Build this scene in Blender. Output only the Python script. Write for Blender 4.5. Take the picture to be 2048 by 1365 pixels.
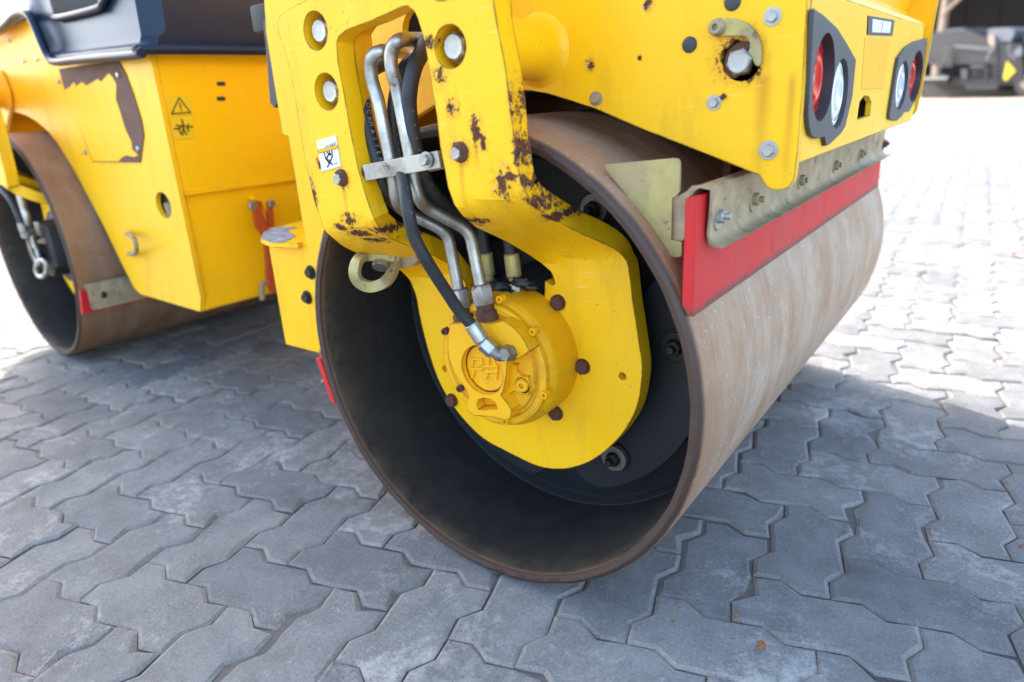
import bpy, bmesh, math, random
from mathutils import Vector, Matrix, noise
from mathutils.geometry import delaunay_2d_cdt
random.seed(7)
S = bpy.context.scene
for o in list(bpy.data.objects): bpy.data.objects.remove(o)
C = S.collection
R = math.radians
# ---------------------------------------------------------------- camera
CAM = Vector((0.6133, -0.7170, 0.7260)); YAW, PIT, ROL, F = -0.6417, 0.3383, -0.0545, 1386.2
fw = Vector((math.sin(YAW)*math.cos(PIT), math.cos(YAW)*math.cos(PIT), -math.sin(PIT)))
rt0 = Vector((math.cos(YAW), -math.sin(YAW), 0)); up0 = rt0.cross(fw)
rt = math.cos(ROL)*rt0 + math.sin(ROL)*up0; up = -math.sin(ROL)*rt0 + math.cos(ROL)*up0
cd = bpy.data.cameras.new('camera'); cam = bpy.data.objects.new('camera', cd); C.objects.link(cam)
cam.matrix_world = Matrix(((rt.x, up.x, -fw.x, CAM.x), (rt.y, up.y, -fw.y, CAM.y), (rt.z, up.z, -fw.z, CAM.z), (0, 0, 0, 1)))
cd.sensor_width = 36; cd.lens = 36*F/2048; cd.clip_start = 0.02; cd.clip_end = 2000
cd.dof.use_dof = True; cd.dof.focus_distance = 0.98; cd.dof.aperture_fstop = 2.8
S.camera = cam
# ---------------------------------------------------------------- sky, sun, exposure
SUN_EL, SUN_AZ = R(30.5), R(-28.5)          # light travels towards SUN_AZ on the ground
ld = Vector((math.cos(SUN_AZ)*math.cos(SUN_EL), math.sin(SUN_AZ)*math.cos(SUN_EL), -math.sin(SUN_EL)))
W = bpy.data.worlds.new('World'); S.world = W; W.use_nodes = True
wn = W.node_tree.nodes; bg = wn['Background']
sky = wn.new('ShaderNodeTexSky'); sky.sky_type = 'NISHITA'; sky.sun_disc = False
sky.sun_elevation = SUN_EL; sky.sun_rotation = math.atan2(-ld.x, -ld.y)
sky.air_density = 1.0; sky.dust_density = 3.0; sky.ozone_density = 1.0
W.node_tree.links.new(sky.outputs[0], bg.inputs[0]); bg.inputs[1].default_value = 0.15
sl = bpy.data.lights.new('sun', 'SUN'); so = bpy.data.objects.new('sun', sl); C.objects.link(so)
sl.energy = 2.0; sl.angle = R(0.55); sl.color = (1, 0.965, 0.91)
so.rotation_euler = ld.to_track_quat('-Z', 'Y').to_euler(); so.location = (-6, 4, 6)
S.view_settings.view_transform = 'Standard'; S.view_settings.look = 'None'
S.view_settings.exposure = 2.66; S.view_settings.gamma = 1
S.render.engine = 'CYCLES'; S.cycles.max_bounces = 8; S.cycles.diffuse_bounces = 5; S.cycles.glossy_bounces = 4
S.render.resolution_x, S.render.resolution_y = 1024, 682

# ---------------------------------------------------------------- pixel -> place (a pixel gives a direction; a known plane gives the distance)
def ray(px, py): return rt*((px-1024)/F) - up*((py-682.5)/F) + fw
def P(px, py, ax='y', v=0.0):
    d = ray(px, py); i = 'xyz'.index(ax); return CAM + d*((v-CAM[i])/d[i])
FY = -0.083
FM = Matrix.Translation((-1.892, 0.129, 0)) @ Matrix.Rotation(FY, 4, 'Z'); FMI = FM.inverted()   # front unit, slightly steered
def PF(px, py, ax='y', v=0.0):
    o = FMI @ CAM; d = FMI.to_3x3() @ ray(px, py); i = 'xyz'.index(ax); return o + d*((v-o[i])/d[i])
def xz(L, y, f=P): return [(q.x, q.z) for q in (f(a, b, 'y', y) for a, b in L)]
def yz(L, x, f=P): return [(q.y, q.z) for q in (f(a, b, 'x', x) for a, b in L)]
def zoomed(L, x0, y0, s): return [(x0+a/s, y0+b/s) for a, b in L]
def visible(p):
    d = p-CAM; z = d.dot(fw)
    if z < .05: return None
    return (1024+F*d.dot(rt)/z, 682.5-F*d.dot(up)/z, z)

# ---------------------------------------------------------------- materials
class NT:
    def __init__(s, name):
        s.m = bpy.data.materials.new(name); s.m.use_nodes = True; s.t = s.m.node_tree
        s.n = s.t.nodes; s.b = s.n['Principled BSDF']; s.tc = s.n.new('ShaderNodeTexCoord')
    def link(s, a, b): s.t.links.new(a, b)
    def put(s, inp, v):
        if hasattr(v, 'is_output'): s.link(v, inp)
        elif v is not None: inp.default_value = v
    def obj(s): return s.tc.outputs['Object']
    def map(s, v, scale=(1, 1, 1), loc=(0, 0, 0)):
        n = s.n.new('ShaderNodeMapping'); n.inputs['Scale'].default_value = scale; n.inputs['Location'].default_value = loc
        s.put(n.inputs['Vector'], v); return n.outputs[0]
    def noise(s, v, scale, detail=4, rough=.55, dist=0):
        n = s.n.new('ShaderNodeTexNoise'); s.put(n.inputs['Vector'], v); n.inputs['Scale'].default_value = scale
        n.inputs['Detail'].default_value = detail; n.inputs['Roughness'].default_value = rough; n.inputs['Distortion'].default_value = dist
        return n.outputs[0]
    def math(s, op, a, b=None, c=None, clamp=False):
        n = s.n.new('ShaderNodeMath'); n.operation = op; n.use_clamp = clamp
        s.put(n.inputs[0], a)
        if b is not None: s.put(n.inputs[1], b)
        if c is not None: s.put(n.inputs[2], c)
        return n.outputs[0]
    def vmath(s, op, a, b=None):
        n = s.n.new('ShaderNodeVectorMath'); n.operation = op; s.put(n.inputs[0], a)
        if b is not None: s.put(n.inputs[1], b)
        return n.outputs[1] if op in ('DOT_PRODUCT', 'LENGTH') else n.outputs[0]
    def ramp(s, v, a, b, lo=0.0, hi=1.0):
        n = s.n.new('ShaderNodeMapRange'); n.inputs[1].default_value = a; n.inputs[2].default_value = b
        n.inputs[3].default_value = lo; n.inputs[4].default_value = hi; s.put(n.inputs[0], v); return n.outputs[0]
    def mix(s, f, a, b):
        n = s.n.new('ShaderNodeMix'); n.data_type = 'RGBA'; s.put(n.inputs[0], f)
        for i, v in ((6, a), (7, b)):
            if isinstance(v, tuple): v = (*v, 1)
            s.put(n.inputs[i], v)
        return n.outputs[2]
    def bump(s, h, strength, dist, nrm=None):
        n = s.n.new('ShaderNodeBump'); n.inputs['Strength'].default_value = strength; n.inputs['Distance'].default_value = dist
        s.put(n.inputs['Height'], h)
        if nrm is not None: s.link(nrm, n.inputs['Normal'])
        return n.outputs[0]
    def bevel(s, r, k=4):
        n = s.n.new('ShaderNodeBevel'); n.samples = k; n.inputs[0].default_value = r; return n.outputs[0]
    def geo(s, k): return s.n.new('ShaderNodeNewGeometry').outputs[k]
    def done(s, col=None, rough=None, metal=None, nrm=None, spec=None):
        for k, v in (('Base Color', col), ('Roughness', rough), ('Metallic', metal), ('Normal', nrm), ('Specular IOR Level', spec)):
            if v is None: continue
            if isinstance(v, tuple): v = (*v, 1)
            s.put(s.b.inputs[k], v)
        return s.m

RUST = (0.075, 0.026, 0.014)
def paint(name, base=(0.96, 0.505, 0.001), chips=0.4, edge=0.5, spots=(), streaks=(), rough=.40, dirt=0.4, grain=.12, pale=0.35):
    t = NT(name); o = t.obj()
    big = t.noise(o, 5, 4, .6)
    col = t.mix(t.math('MULTIPLY', t.ramp(big, .35, .75), pale), base, (0.95, 0.61, 0.03))
    grime = t.noise(t.map(o, (9, 9, 2.2)), 2.2, 7, .68)
    col = t.mix(t.math('MULTIPLY', t.ramp(grime, .52, .8), dirt), col, (0.40, 0.20, 0.02))
    fine = t.noise(o, 46, 7, .62); med = t.noise(o, 150, 4, .6); low = t.noise(o, 4.5, 2)
    m = t.ramp(t.math('ADD', fine, t.math('MULTIPLY', t.math('SUBTRACT', low, .5), .35)), .765-.06*chips, .775-.06*chips)
    if edge > 0:
        bv = t.bevel(.005, 6); d = t.math('SUBTRACT', 1.0, t.vmath('DOT_PRODUCT', bv, t.geo('Normal')))
        e = t.math('ADD', t.math('MULTIPLY', d, 3.4), t.math('MULTIPLY', t.math('SUBTRACT', t.noise(o, 34, 7, .72), .58), 2.8))
        em = t.ramp(e, .22/edge, .25/edge); m = t.math('MAXIMUM', m, em)
    if spots:
        jag = t.math('MULTIPLY', t.math('SUBTRACT', t.noise(o, 120, 8, .78), .5), 5.2); best = None
        for (x, z, rx, rz) in spots:
            v = t.map(o, (1/rx, 0, 1/rz), (-x/rx, 0, -z/rz)); l = t.vmath('LENGTH', v)
            best = l if best is None else t.math('MINIMUM', best, l)
        sv = t.math('ADD', best, jag); m = t.math('MAXIMUM', m, t.ramp(sv, .74, .66))
        col = t.mix(t.math('MULTIPLY', t.ramp(sv, 1.6, .7), .5), col, (.55, .20, .006)); col = t.mix(t.math('MULTIPLY', t.ramp(t.noise(o, 95, 5, .7), .56, .64), t.ramp(sv, .98, .84)), col, (.72, .60, .34))
    if streaks:
        for (x, z, w, L) in streaks:
            v = t.map(o, (1/w, 0, 1/L), (-x/w, 0, -z/L)); sx = t.n.new('ShaderNodeSeparateXYZ'); t.link(v, sx.inputs[0])
            a = t.ramp(t.math('ABSOLUTE', t.math('ADD', sx.outputs[0], t.math('MULTIPLY', t.math('SUBTRACT', t.noise(o, 30, 2), .5), .8))), 1, .1)
            b = t.math('MULTIPLY', t.ramp(sx.outputs[2], -1, -.1), t.ramp(sx.outputs[2], .12, .02))
            col = t.mix(t.math('MULTIPLY', t.math('MULTIPLY', a, b), .5), col, (0.46, 0.14, 0.004))
    scr = t.math('MULTIPLY', t.ramp(t.noise(t.map(o, (14, 14, 150)), 1.6, 3, .6), .64, .70), t.ramp(t.noise(o, 7, 3), .5, .62)); col = t.mix(t.math('MULTIPLY', scr, .28), col, (.95, .78, .30))
    col = t.mix(t.ramp(t.noise(o, 190, 2, .5), .70, .76, 0, .55), col, (.22, .10, .02))
    rc = t.mix(t.ramp(med, .35, .7), (.05, .018, .011), (0.17, 0.058, 0.02))
    col = t.mix(m, col, rc)
    rg = t.math('ADD', t.math('ADD', rough, t.math('MULTIPLY', m, .45)), t.math('MULTIPLY', t.math('SUBTRACT', grime, .5), .3))
    h = t.math('SUBTRACT', t.math('ADD', t.math('MULTIPLY', t.math('MULTIPLY', m, med), .7), t.math('MULTIPLY', t.noise(o, 260, 4, .7), grain)), m)
    nrm = t.bump(h, .55, .0012, t.bevel(.0022, 4))
    return t.done(col, rg, 0, nrm, .34)
def rusty(name, a, b, rough=.8, metal=.0, scale=60, bumpd=.001):
    t = NT(name); o = t.obj(); n = t.noise(o, scale, 7, .65)
    return t.done(t.mix(t.ramp(n, .3, .7), a, b), rough, metal, t.bump(n, .6, bumpd, t.bevel(.0015, 3)))
def zinc(name, base=(.62, .61, .57), dull=(.33, .31, .26), rust=.3, metal=.85, rough=.34, tint=None):
    t = NT(name); o = t.obj(); n = t.noise(o, 26, 7, .66); f = t.noise(o, 120, 5, .65)
    c = t.mix(t.ramp(n, .38, .68), base, dull)
    if tint: c = t.mix(t.ramp(t.noise(o, 14, 4), .4, .65), c, tint)
    m = t.ramp(t.math('ADD', f, t.math('MULTIPLY', t.math('SUBTRACT', n, .5), .9)), .72-.12*rust, .80-.12*rust)
    c = t.mix(m, c, (.16, .075, .035))
    return t.done(c, t.math('ADD', rough, t.math('MULTIPLY', t.ramp(n, .3, .8), .3)), t.math('SUBTRACT', metal, t.math('MULTIPLY', m, .7)), t.bump(f, .18, .0004, t.bevel(.0012, 3)))
def plain(name, c, rough=.5, metal=0, var=.25, scale=20, nb=.2):
    t = NT(name); o = t.obj(); n = t.noise(o, scale, 6, .65)
    d = tuple(x*(1-var) for x in c); l = tuple(min(1, x*(1+var)+.004) for x in c)
    return t.done(t.mix(n, d, l), rough, metal, t.bump(n, nb, .0006, t.bevel(.002, 3)))

def drum_mat(name, warm):
    t = NT(name); o = t.obj(); sp = t.n.new('ShaderNodeSeparateXYZ'); t.link(o, sp.inputs[0])
    ang = t.math('ARCTAN2', sp.outputs[2], sp.outputs[0]); y = sp.outputs[1]
    def vec(ky, ka):
        c = t.n.new('ShaderNodeCombineXYZ'); t.link(t.math('MULTIPLY', y, ky), c.inputs[0]); t.link(t.math('MULTIPLY', ang, ka), c.inputs[1]); return c.outputs[0]
    st = t.math('ADD', t.math('MULTIPLY', t.noise(vec(17, 1.3), 1, 7, .7), .6), t.math('MULTIPLY', t.noise(o, 6, 7, .7), .4)); fs = t.noise(vec(210, 7), 1, 5, .65); bl = t.noise(o, 9, 7, .68)
    fl = t.noise(o, 130, 5, .7)
    brown = (.22, .105, .048) if warm else (.34, .19, .10); grey = (.31, .215, .15) if warm else (.46, .35, .26)
    c = t.mix(t.ramp(t.math('ADD', st, t.math('MULTIPLY', t.math('SUBTRACT', bl, .5), .6)), .36, .62), brown, grey)
    c = t.mix(t.ramp(fs, .52, .72, 0, .55), c, (.13, .07, .04))
    edge = t.ramp(y, .0, .16); e2 = t.math('MULTIPLY', t.math('SUBTRACT', 1, edge), t.ramp(st, .3, .6))
    c = t.mix(t.math('MULTIPLY', e2, .9), c, (.27, .115, .035))
    w = t.math('MULTIPLY', t.ramp(t.math('ADD', fl, t.math('MULTIPLY', t.math('SUBTRACT', st, .5), .7)), .60, .70), .25 if warm else .7)
    c = t.mix(w, c, (.60, .51, .43))
    lines = t.math('MULTIPLY', t.ramp(t.noise(vec(31, .10), 1, 3), .60, .68), .5)
    c = t.mix(lines, c, (.21, .12, .07))
    # worn dark rim and the dirty inside
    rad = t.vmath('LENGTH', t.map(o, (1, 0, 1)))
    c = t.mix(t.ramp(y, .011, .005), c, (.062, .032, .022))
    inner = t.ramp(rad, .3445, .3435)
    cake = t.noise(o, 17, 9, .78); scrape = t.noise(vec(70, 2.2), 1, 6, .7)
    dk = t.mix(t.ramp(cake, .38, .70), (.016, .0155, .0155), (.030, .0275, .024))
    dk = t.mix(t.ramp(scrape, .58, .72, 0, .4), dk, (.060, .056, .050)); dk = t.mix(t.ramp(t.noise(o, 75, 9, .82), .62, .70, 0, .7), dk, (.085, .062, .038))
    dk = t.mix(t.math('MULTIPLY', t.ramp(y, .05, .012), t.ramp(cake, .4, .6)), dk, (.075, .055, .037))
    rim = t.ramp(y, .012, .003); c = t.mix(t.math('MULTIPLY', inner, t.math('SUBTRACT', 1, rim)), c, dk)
    rg = t.math('ADD', .42, t.math('MULTIPLY', bl, .3))
    h = t.math('ADD', t.math('MULTIPLY', fs, .5), t.math('MULTIPLY', fl, .6))
    return t.done(c, rg, t.math('MULTIPLY', t.math('SUBTRACT', 1, inner), .08), t.bump(h, .5, .0014))

def concrete(name, base, rnd=True):
    t = NT(name); pos = t.geo('Position'); k = lambda f: tuple(x*f for x in base)
    n1 = t.noise(pos, 11, 7, .7); n2 = t.noise(pos, 210, 5, .8); n3 = t.noise(pos, 3.6, 6, .65, .8); n4 = t.noise(pos, 48, 8, .78); n5 = t.noise(pos, 520, 2, .6)
    c = t.mix(t.ramp(n1, .34, .68), k(.74), k(1.16))
    c = t.mix(t.ramp(n4, .40, .28, 0, .75), c, k(.45))
    c = t.mix(t.ramp(n2, .56, .70, 0, .75), c, k(1.75)); c = t.mix(t.ramp(n2, .44, .32, 0, .8), c, k(.38)); c = t.mix(t.ramp(n5, .60, .72, 0, .6), c, k(1.9))
    sc = t.math('MULTIPLY', t.ramp(t.math('ADD', t.math('MULTIPLY', n4, .8), t.math('ADD', t.math('MULTIPLY', n2, .25), t.math('MULTIPLY', t.math('SUBTRACT', n3, .5), 1.15))), .58, .76), .8)
    c = t.mix(sc, c, (.43, .415, .39))
    c = t.mix(t.ramp(t.noise(pos, 2.3, 7, .72, .5), .55, .68, 0, .6), c, k(.52))
    if rnd:
        oi = t.n.new('ShaderNodeObjectInfo')
        tint = t.mix(oi.outputs['Random'], (.72, .72, .74), (1.12, 1.10, 1.06)); mm = t.n.new('ShaderNodeMix'); mm.data_type = 'RGBA'; mm.blend_type = 'MULTIPLY'; mm.inputs[0].default_value = 1; t.link(c, mm.inputs[6]); t.link(tint, mm.inputs[7]); c = mm.outputs[2]
    h = t.math('ADD', t.math('MULTIPLY', n2, .7), t.math('ADD', n4, t.math('MULTIPLY', n5, .3)))
    return t.done(c, .88, 0, t.bump(h, 1.0, .0035), .25)

MAT = {}
# ---------------------------------------------------------------- mesh helpers
def link(name, me, mat, parent=None, M=Matrix.Identity(4), smooth=None):
    if mat is not None and not me.materials: me.materials.append(mat)
    if smooth is not None:
        bm = bmesh.new(); bm.from_mesh(me)
        for f in bm.faces: f.smooth = True
        for e in bm.edges:
            e.smooth = len(e.link_faces) == 2 and e.calc_face_angle(3.2) < R(smooth)
        bm.to_mesh(me); bm.free()
    o = bpy.data.objects.new(name, me); C.objects.link(o)
    if parent is not None:
        o.parent = parent; o.matrix_parent_inverse = WMX[parent.name].inverted()
    o.matrix_basis = M; WMX[o.name] = M.copy(); return o
WMX = {}
def mesh(name, v, f):
    me = bpy.data.meshes.new(name); me.from_pydata([tuple(x) for x in v], [], f); me.validate(); me.update()
    bm = bmesh.new(); bm.from_mesh(me); bmesh.ops.recalc_face_normals(bm, faces=bm.faces); bm.to_mesh(me); bm.free(); return me
def inside(p, poly):
    x, y = p; c = False; j = len(poly)-1
    for i in range(len(poly)):
        a, b = poly[i], poly[j]
        if (a[1] > y) != (b[1] > y) and x < (b[0]-a[0])*(y-a[1])/(b[1]-a[1])+a[0]: c = not c
        j = i
    return c
def fill(outline, holes=(), extra=()):
    vs = []; es = []
    for loop in [outline]+list(holes):
        k = len(vs); vs += [Vector(p) for p in loop]; es += [(k+i, k+(i+1) % len(loop)) for i in range(len(loop))]
    vs += [Vector(p) for p in extra]
    v, e, f, *_ = delaunay_2d_cdt(vs, es, [], 0, 1e-6)
    out = []
    for t in f:
        c = ((v[t[0]].x+v[t[1]].x+v[t[2]].x)/3, (v[t[0]].y+v[t[1]].y+v[t[2]].y)/3)
        if inside(c, outline) and not any(inside(c, h) for h in holes): out.append(tuple(t))
    return [(p.x, p.y) for p in v], out
def solid2(outline, holes, fa, fb, extra=()):
    """two mapped copies of a filled outline joined along their rims"""
    p, f = fill(outline, holes, extra); n = len(p)
    vs = [fa(*q) for q in p]+[fb(*q) for q in p]; fs = list(f)+[tuple(n+i for i in reversed(t)) for t in f]
    cnt = {}
    for t in f:
        for i in range(3):
            a, b = t[i], t[(i+1) % 3]; cnt[(a, b)] = 1
    for (a, b) in cnt:
        if (b, a) not in cnt: fs.append((b, a, n+a, n+b))
    return vs, fs
def slab(name, outline, v0, th, mat, parent, axis='y', holes=(), M=Matrix.Identity(4), smooth=32):
    if axis == 'y': fa, fb = (lambda a, b: (a, v0, b)), (lambda a, b: (a, v0+th, b))
    elif axis == 'x': fa, fb = (lambda a, b: (v0, a, b)), (lambda a, b: (v0+th, a, b))
    else: fa, fb = (lambda a, b: (a, b, v0)), (lambda a, b: (a, b, v0+th))
    v, f = solid2(outline, holes, fa, fb); me = mesh(name, v, f)
    bm = bmesh.new(); bm.from_mesh(me); bmesh.ops.dissolve_limit(bm, angle_limit=R(.5), verts=bm.verts, edges=bm.edges); bm.to_mesh(me); bm.free()
    return link(name, me, mat, parent, M, smooth)
def circ(x, y, r, n=28, ry=None, a0=0): return [(x+r*math.cos(a0+2*math.pi*i/n), y+(ry or r)*math.sin(a0+2*math.pi*i/n)) for i in range(n)]
def rrect(x0, y0, x1, y1, r, k=4):
    o = []
    for cx, cy, a in ((x1-r, y1-r, 0), (x0+r, y1-r, 90), (x0+r, y0+r, 180), (x1-r, y0+r, 270)):
        o += [(cx+r*math.cos(R(a+90*i/k)), cy+r*math.sin(R(a+90*i/k))) for i in range(k+1)]
    return o
def smooth_path(p, k=6):
    p = [Vector(q) for q in p]; o = []
    for i in range(len(p)-1):
        a = p[max(i-1, 0)]; b = p[i]; c = p[i+1]; d = p[min(i+2, len(p)-1)]
        for j in range(k):
            t = j/k; o.append(.5*((2*b)+(c-a)*t+(2*a-5*b+4*c-d)*t*t+(3*b-a-3*c+d)*t**3))
    return o+[p[-1]]
def frames(p):
    T = [(p[min(i+1, len(p)-1)]-p[max(i-1, 0)]).normalized() for i in range(len(p))]
    n = T[0].orthogonal().normalized(); out = []
    for i, t in enumerate(T):
        n = (n-t*n.dot(t)).normalized(); out.append((p[i], t, n, t.cross(n)))
    return out
def tube_mesh(name, path, r, seg=14, k=6, close=True):
    p = smooth_path(path, k) if k else [Vector(q) for q in path]; fr = frames(p); v = []; f = []
    rr = r if isinstance(r, (list, tuple)) else [r]*len(p)
    for (c, t, n, b), q in zip(fr, rr if len(rr) == len(p) else [rr[0]]*len(p)):
        v += [c+(n*math.cos(2*math.pi*i/seg)+b*math.sin(2*math.pi*i/seg))*q for i in range(seg)]
    for i in range(len(p)-1):
        for j in range(seg): f.append((i*seg+j, i*seg+(j+1) % seg, (i+1)*seg+(j+1) % seg, (i+1)*seg+j))
    if close: f += [tuple(range(seg)), tuple((len(p)-1)*seg+i for i in reversed(range(seg)))]
    return mesh(name, v, f)
def tube(name, path, r, mat, parent, seg=14, k=6, M=Matrix.Identity(4)): return link(name, tube_mesh(name, path, r, seg, k), mat, parent, M, 50)
def orient(pos, d, spin=0):
    d = Vector(d).normalized(); return Matrix.Translation(pos) @ d.to_track_quat('Z', 'Y').to_matrix().to_4x4() @ Matrix.Rotation(spin, 4, 'Z')
def lathe_mesh(name, prof, seg=32, jit=None):
    """profile (r, h) turned about local Z"""
    v = []; f = []; n = len(prof)
    for i in range(seg):
        a = 2*math.pi*i/seg
        for k, (r, h) in enumerate(prof):
            if jit: r, h = jit(a, k, r, h)
            v.append((r*math.cos(a), r*math.sin(a), h))
    for i in range(seg):
        for k in range(n-1): f.append((i*n+k, ((i+1) % seg)*n+k, ((i+1) % seg)*n+k+1, i*n+k+1))
    if prof[0][0] > 1e-6: f.append(tuple(i*n for i in range(seg)))
    if prof[-1][0] > 1e-6: f.append(tuple(i*n+n-1 for i in reversed(range(seg))))
    me = mesh(name, v, f); bm = bmesh.new(); bm.from_mesh(me); bmesh.ops.remove_doubles(bm, verts=bm.verts, dist=1e-6); bm.to_mesh(me); bm.free(); return me
def lathe(name, prof, pos, d, mat, parent, seg=32, smooth=35, spin=0, M=Matrix.Identity(4)):
    return link(name, lathe_mesh(name, prof, seg), mat, parent, M @ orient(pos, d, spin), smooth)
def box_mesh(name, a, b, bev=0):
    bm = bmesh.new(); bmesh.ops.create_cube(bm, size=1)
    a, b = Vector(a), Vector(b); c = (a+b)/2; d = b-a
    for v in bm.verts: v.co = Vector((v.co.x*d.x, v.co.y*d.y, v.co.z*d.z))+c
    if bev: bmesh.ops.bevel(bm, geom=bm.edges[:], offset=bev, segments=2, affect='EDGES', profile=.6)
    me = bpy.data.meshes.new(name); bm.to_mesh(me); bm.free(); return me
def box(name, a, b, mat, parent, bev=.003, M=Matrix.Identity(4)): return link(name, box_mesh(name, a, b, bev), mat, parent, M, 40)
_hex = {}
def bolt(name, pos, d, r, mat, parent, washer=1.35, h=.65, stud=0, spin=None, M=Matrix.Identity(4)):
    key = (washer, h, stud)
    if key not in _hex:
        bm = bmesh.new(); wt = .14 if washer else 0
        def ring(rr, z, n, a0=0): return [bm.verts.new((rr*math.cos(a0+2*math.pi*i/n), rr*math.sin(a0+2*math.pi*i/n), z)) for i in range(n)]
        def skin(a, b):
            for i in range(len(a)): bm.faces.new((a[i], a[(i+1) % len(a)], b[(i+1) % len(a)], b[i]))
        if washer:
            a = ring(washer, -.02, 24); b = ring(washer, wt, 24); skin(a, b); bm.faces.new(b)
        A = 12; hexr = [1.0 if i % 2 == 0 else .866 for i in range(A)]
        def hring(z, s=1): return [bm.verts.new((s*hexr[i]*math.cos(math.pi*i/6), s*hexr[i]*math.sin(math.pi*i/6), z)) for i in range(A)]
        a = hring(wt); b = hring(wt+h*.8); skin(a, b); c = [bm.verts.new((.80*math.cos(math.pi*i/6), .80*math.sin(math.pi*i/6), wt+h)) for i in range(A)]; skin(b, c)
        if stud:
            e = ring(.5, wt+h-.01, 12); bm.faces.new(c); z = wt+h
            for k in range(7):
                f2 = ring(.5 if k % 2 else .44, z+stud*(k+1)/7, 12); skin(e, f2); e = f2
            bm.faces.new(e)
        else:
            e = [bm.verts.new((.5*math.cos(math.pi*i/6), .5*math.sin(math.pi*i/6), wt+h-.03)) for i in range(A)]; skin(c, e); bm.faces.new(e)
        me = bpy.data.meshes.new('bolt'); bm.to_mesh(me); bm.free()
        _hex[key] = me
    src = _hex[key]; ck = (key, mat.name)
    if ck not in _hex:
        me = src.copy(); me.materials.append(mat)
        bm = bmesh.new(); bm.from_mesh(me); bmesh.ops.recalc_face_normals(bm, faces=bm.faces); bm.to_mesh(me); bm.free(); _hex[ck] = me
    if spin is None: spin = random.random()*2
    return link(name, _hex[ck], None, parent, M @ orient(pos, d, spin) @ Matrix.Scale(r, 4))
def join_mesh(name, parts):
    bm = bmesh.new()
    for me in parts: bm.from_mesh(me)
    out = bpy.data.meshes.new(name); bm.to_mesh(out); bm.free(); return out
def text_mesh(s, size):
    cu = bpy.data.curves.new('t', 'FONT'); cu.body = s; cu.size = size; cu.align_x = 'CENTER'; cu.align_y = 'CENTER'
    o = bpy.data.objects.new('t', cu); C.objects.link(o); dg = bpy.context.evaluated_depsgraph_get()
    me = bpy.data.meshes.new_from_object(o.evaluated_get(dg)); bpy.data.objects.remove(o); return me
def stroke(pts, w, v=None, f=None):
    """flat ribbon along 2-D points"""
    v = [] if v is None else v; f = [] if f is None else f
    for a, b in zip(pts[:-1], pts[1:]):
        a, b = Vector(a), Vector(b); d = (b-a).normalized()*w/2; n = Vector((-d.y, d.x)); k = len(v)
        v += [a-d*.7+n, a-d*.7-n, b+d*.7-n, b+d*.7+n]; f.append((k, k+1, k+2, k+3))
    return v, f
def tag(o, label, cat, group=None):
    o['label'] = label; o['category'] = cat
    if group: o['group'] = group
    return o
I4 = Matrix.Identity(4)

# ================================================================ ground and paving
LA, LT, LO = 0.11407, R(3.379), Vector((0.47477, 0.22418, 0))
MAT['paver'] = concrete('paver_concrete', (.218, .217, .214)); MAT['paver_far'] = concrete('paver_concrete_far', (.188, .187, .183), False)
MAT['bed'] = rusty('joint_sand', (.055, .05, .045), (.13, .12, .105), .95, 0, 90, .003)
ground = link('ground', mesh('ground', [(-300, -300, -.007), (300, -300, -.007), (300, 300, -.007), (-300, 300, -.007)], [(0, 1, 2, 3)]), None)
ground['kind'] = 'structure'
def ground_mat():
    t = NT('ground_paving'); pos = t.geo('Position')
    n = t.noise(pos, 4, 6, .6); sand = t.mix(t.noise(pos, 90, 6, .65), (.045, .041, .036), (.17, .155, .135))
    far = t.mix(n, (.15, .15, .15), (.25, .245, .24))
    c = t.mix(t.ramp(t.vmath('LENGTH', t.map(pos, (1/1.0, 1/1.0, 0), (1.5, -5, 0))), 8.5, 9.5), sand, far)
    return t.done(c, .9)
ground.data.materials.append(ground_mat())
def paver_loop(w, h, seed):
    rnd = random.Random(seed); cor = [(i, 0) for i in range(w)]+[(w, j) for j in range(h)]+[(i, h) for i in range(w, 0, -1)]+[(0, j) for j in range(h, 0, -1)]
    L = []
    for k in range(len(cor)):
        a = Vector(cor[k]); b = Vector(cor[(k+1) % len(cor)]); d = b-a; n = Vector((-d.y, d.x))
        for t, o in ((0, 0), (.34, .085), (.64, -.085)):
            L.append((a+d*t+n*(o+rnd.uniform(-.011, .011)))*LA)
    return L
def inset(L, d):
    o = []; n = len(L)
    for i in range(n):
        a, b, c = L[i-1], L[i], L[(i+1) % n]; u = (b-a).normalized(); v = (c-b).normalized()
        n1 = Vector((-u.y, u.x)); n2 = Vector((-v.y, v.x)); m = (n1+n2); m = m/max(.35, m.length_squared/2)/1.0
        o.append(b+m*d)
    return o
def paver_data(w, h, seed):
    L = paver_loop(w, h, seed); rnd = random.Random(seed+99); n = len(L); chip = {rnd.randrange(n): rnd.uniform(.003, .008) for _ in range((seed//7) % 3)}
    g = rnd.uniform(.0004, .0013); a = inset(L, g+.0050+rnd.uniform(0, .002)); b = inset(L, g); v = []
    ctr = sum(a, Vector((0, 0)))/n
    for i, p in enumerate(a):
        p = p+(ctr-p).normalized()*chip.get(i, 0)*1.6; v.append((p.x, p.y, rnd.uniform(-.0006, .0002)))
    for i, p in enumerate(b):
        b[i] = p = p+(ctr-p).normalized()*chip.get(i, 0)*.5; v.append((p.x, p.y, -.0036-chip.get(i, 0)*.6+rnd.uniform(-.001, .001)))
    for p in b: v.append((p.x, p.y, -.02))
    f = [tuple(range(n))]
    for r in (0, 1):
        f += [(r*n+i, (r+1)*n+i, (r+1)*n+(i+1) % n, r*n+(i+1) % n) for i in range(n)]
    return v, f
PV = {}
for k in range(6):
    PV['h', k] = paver_data(2, 1, k*7+1); PV['v', k] = paver_data(1, 2, k*7+4)
PM = {q: mesh('paving_stone', *d) for q, d in PV.items()}
MAT['chamfer'] = concrete('worn_paver_edge', (.27, .255, .235))
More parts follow.
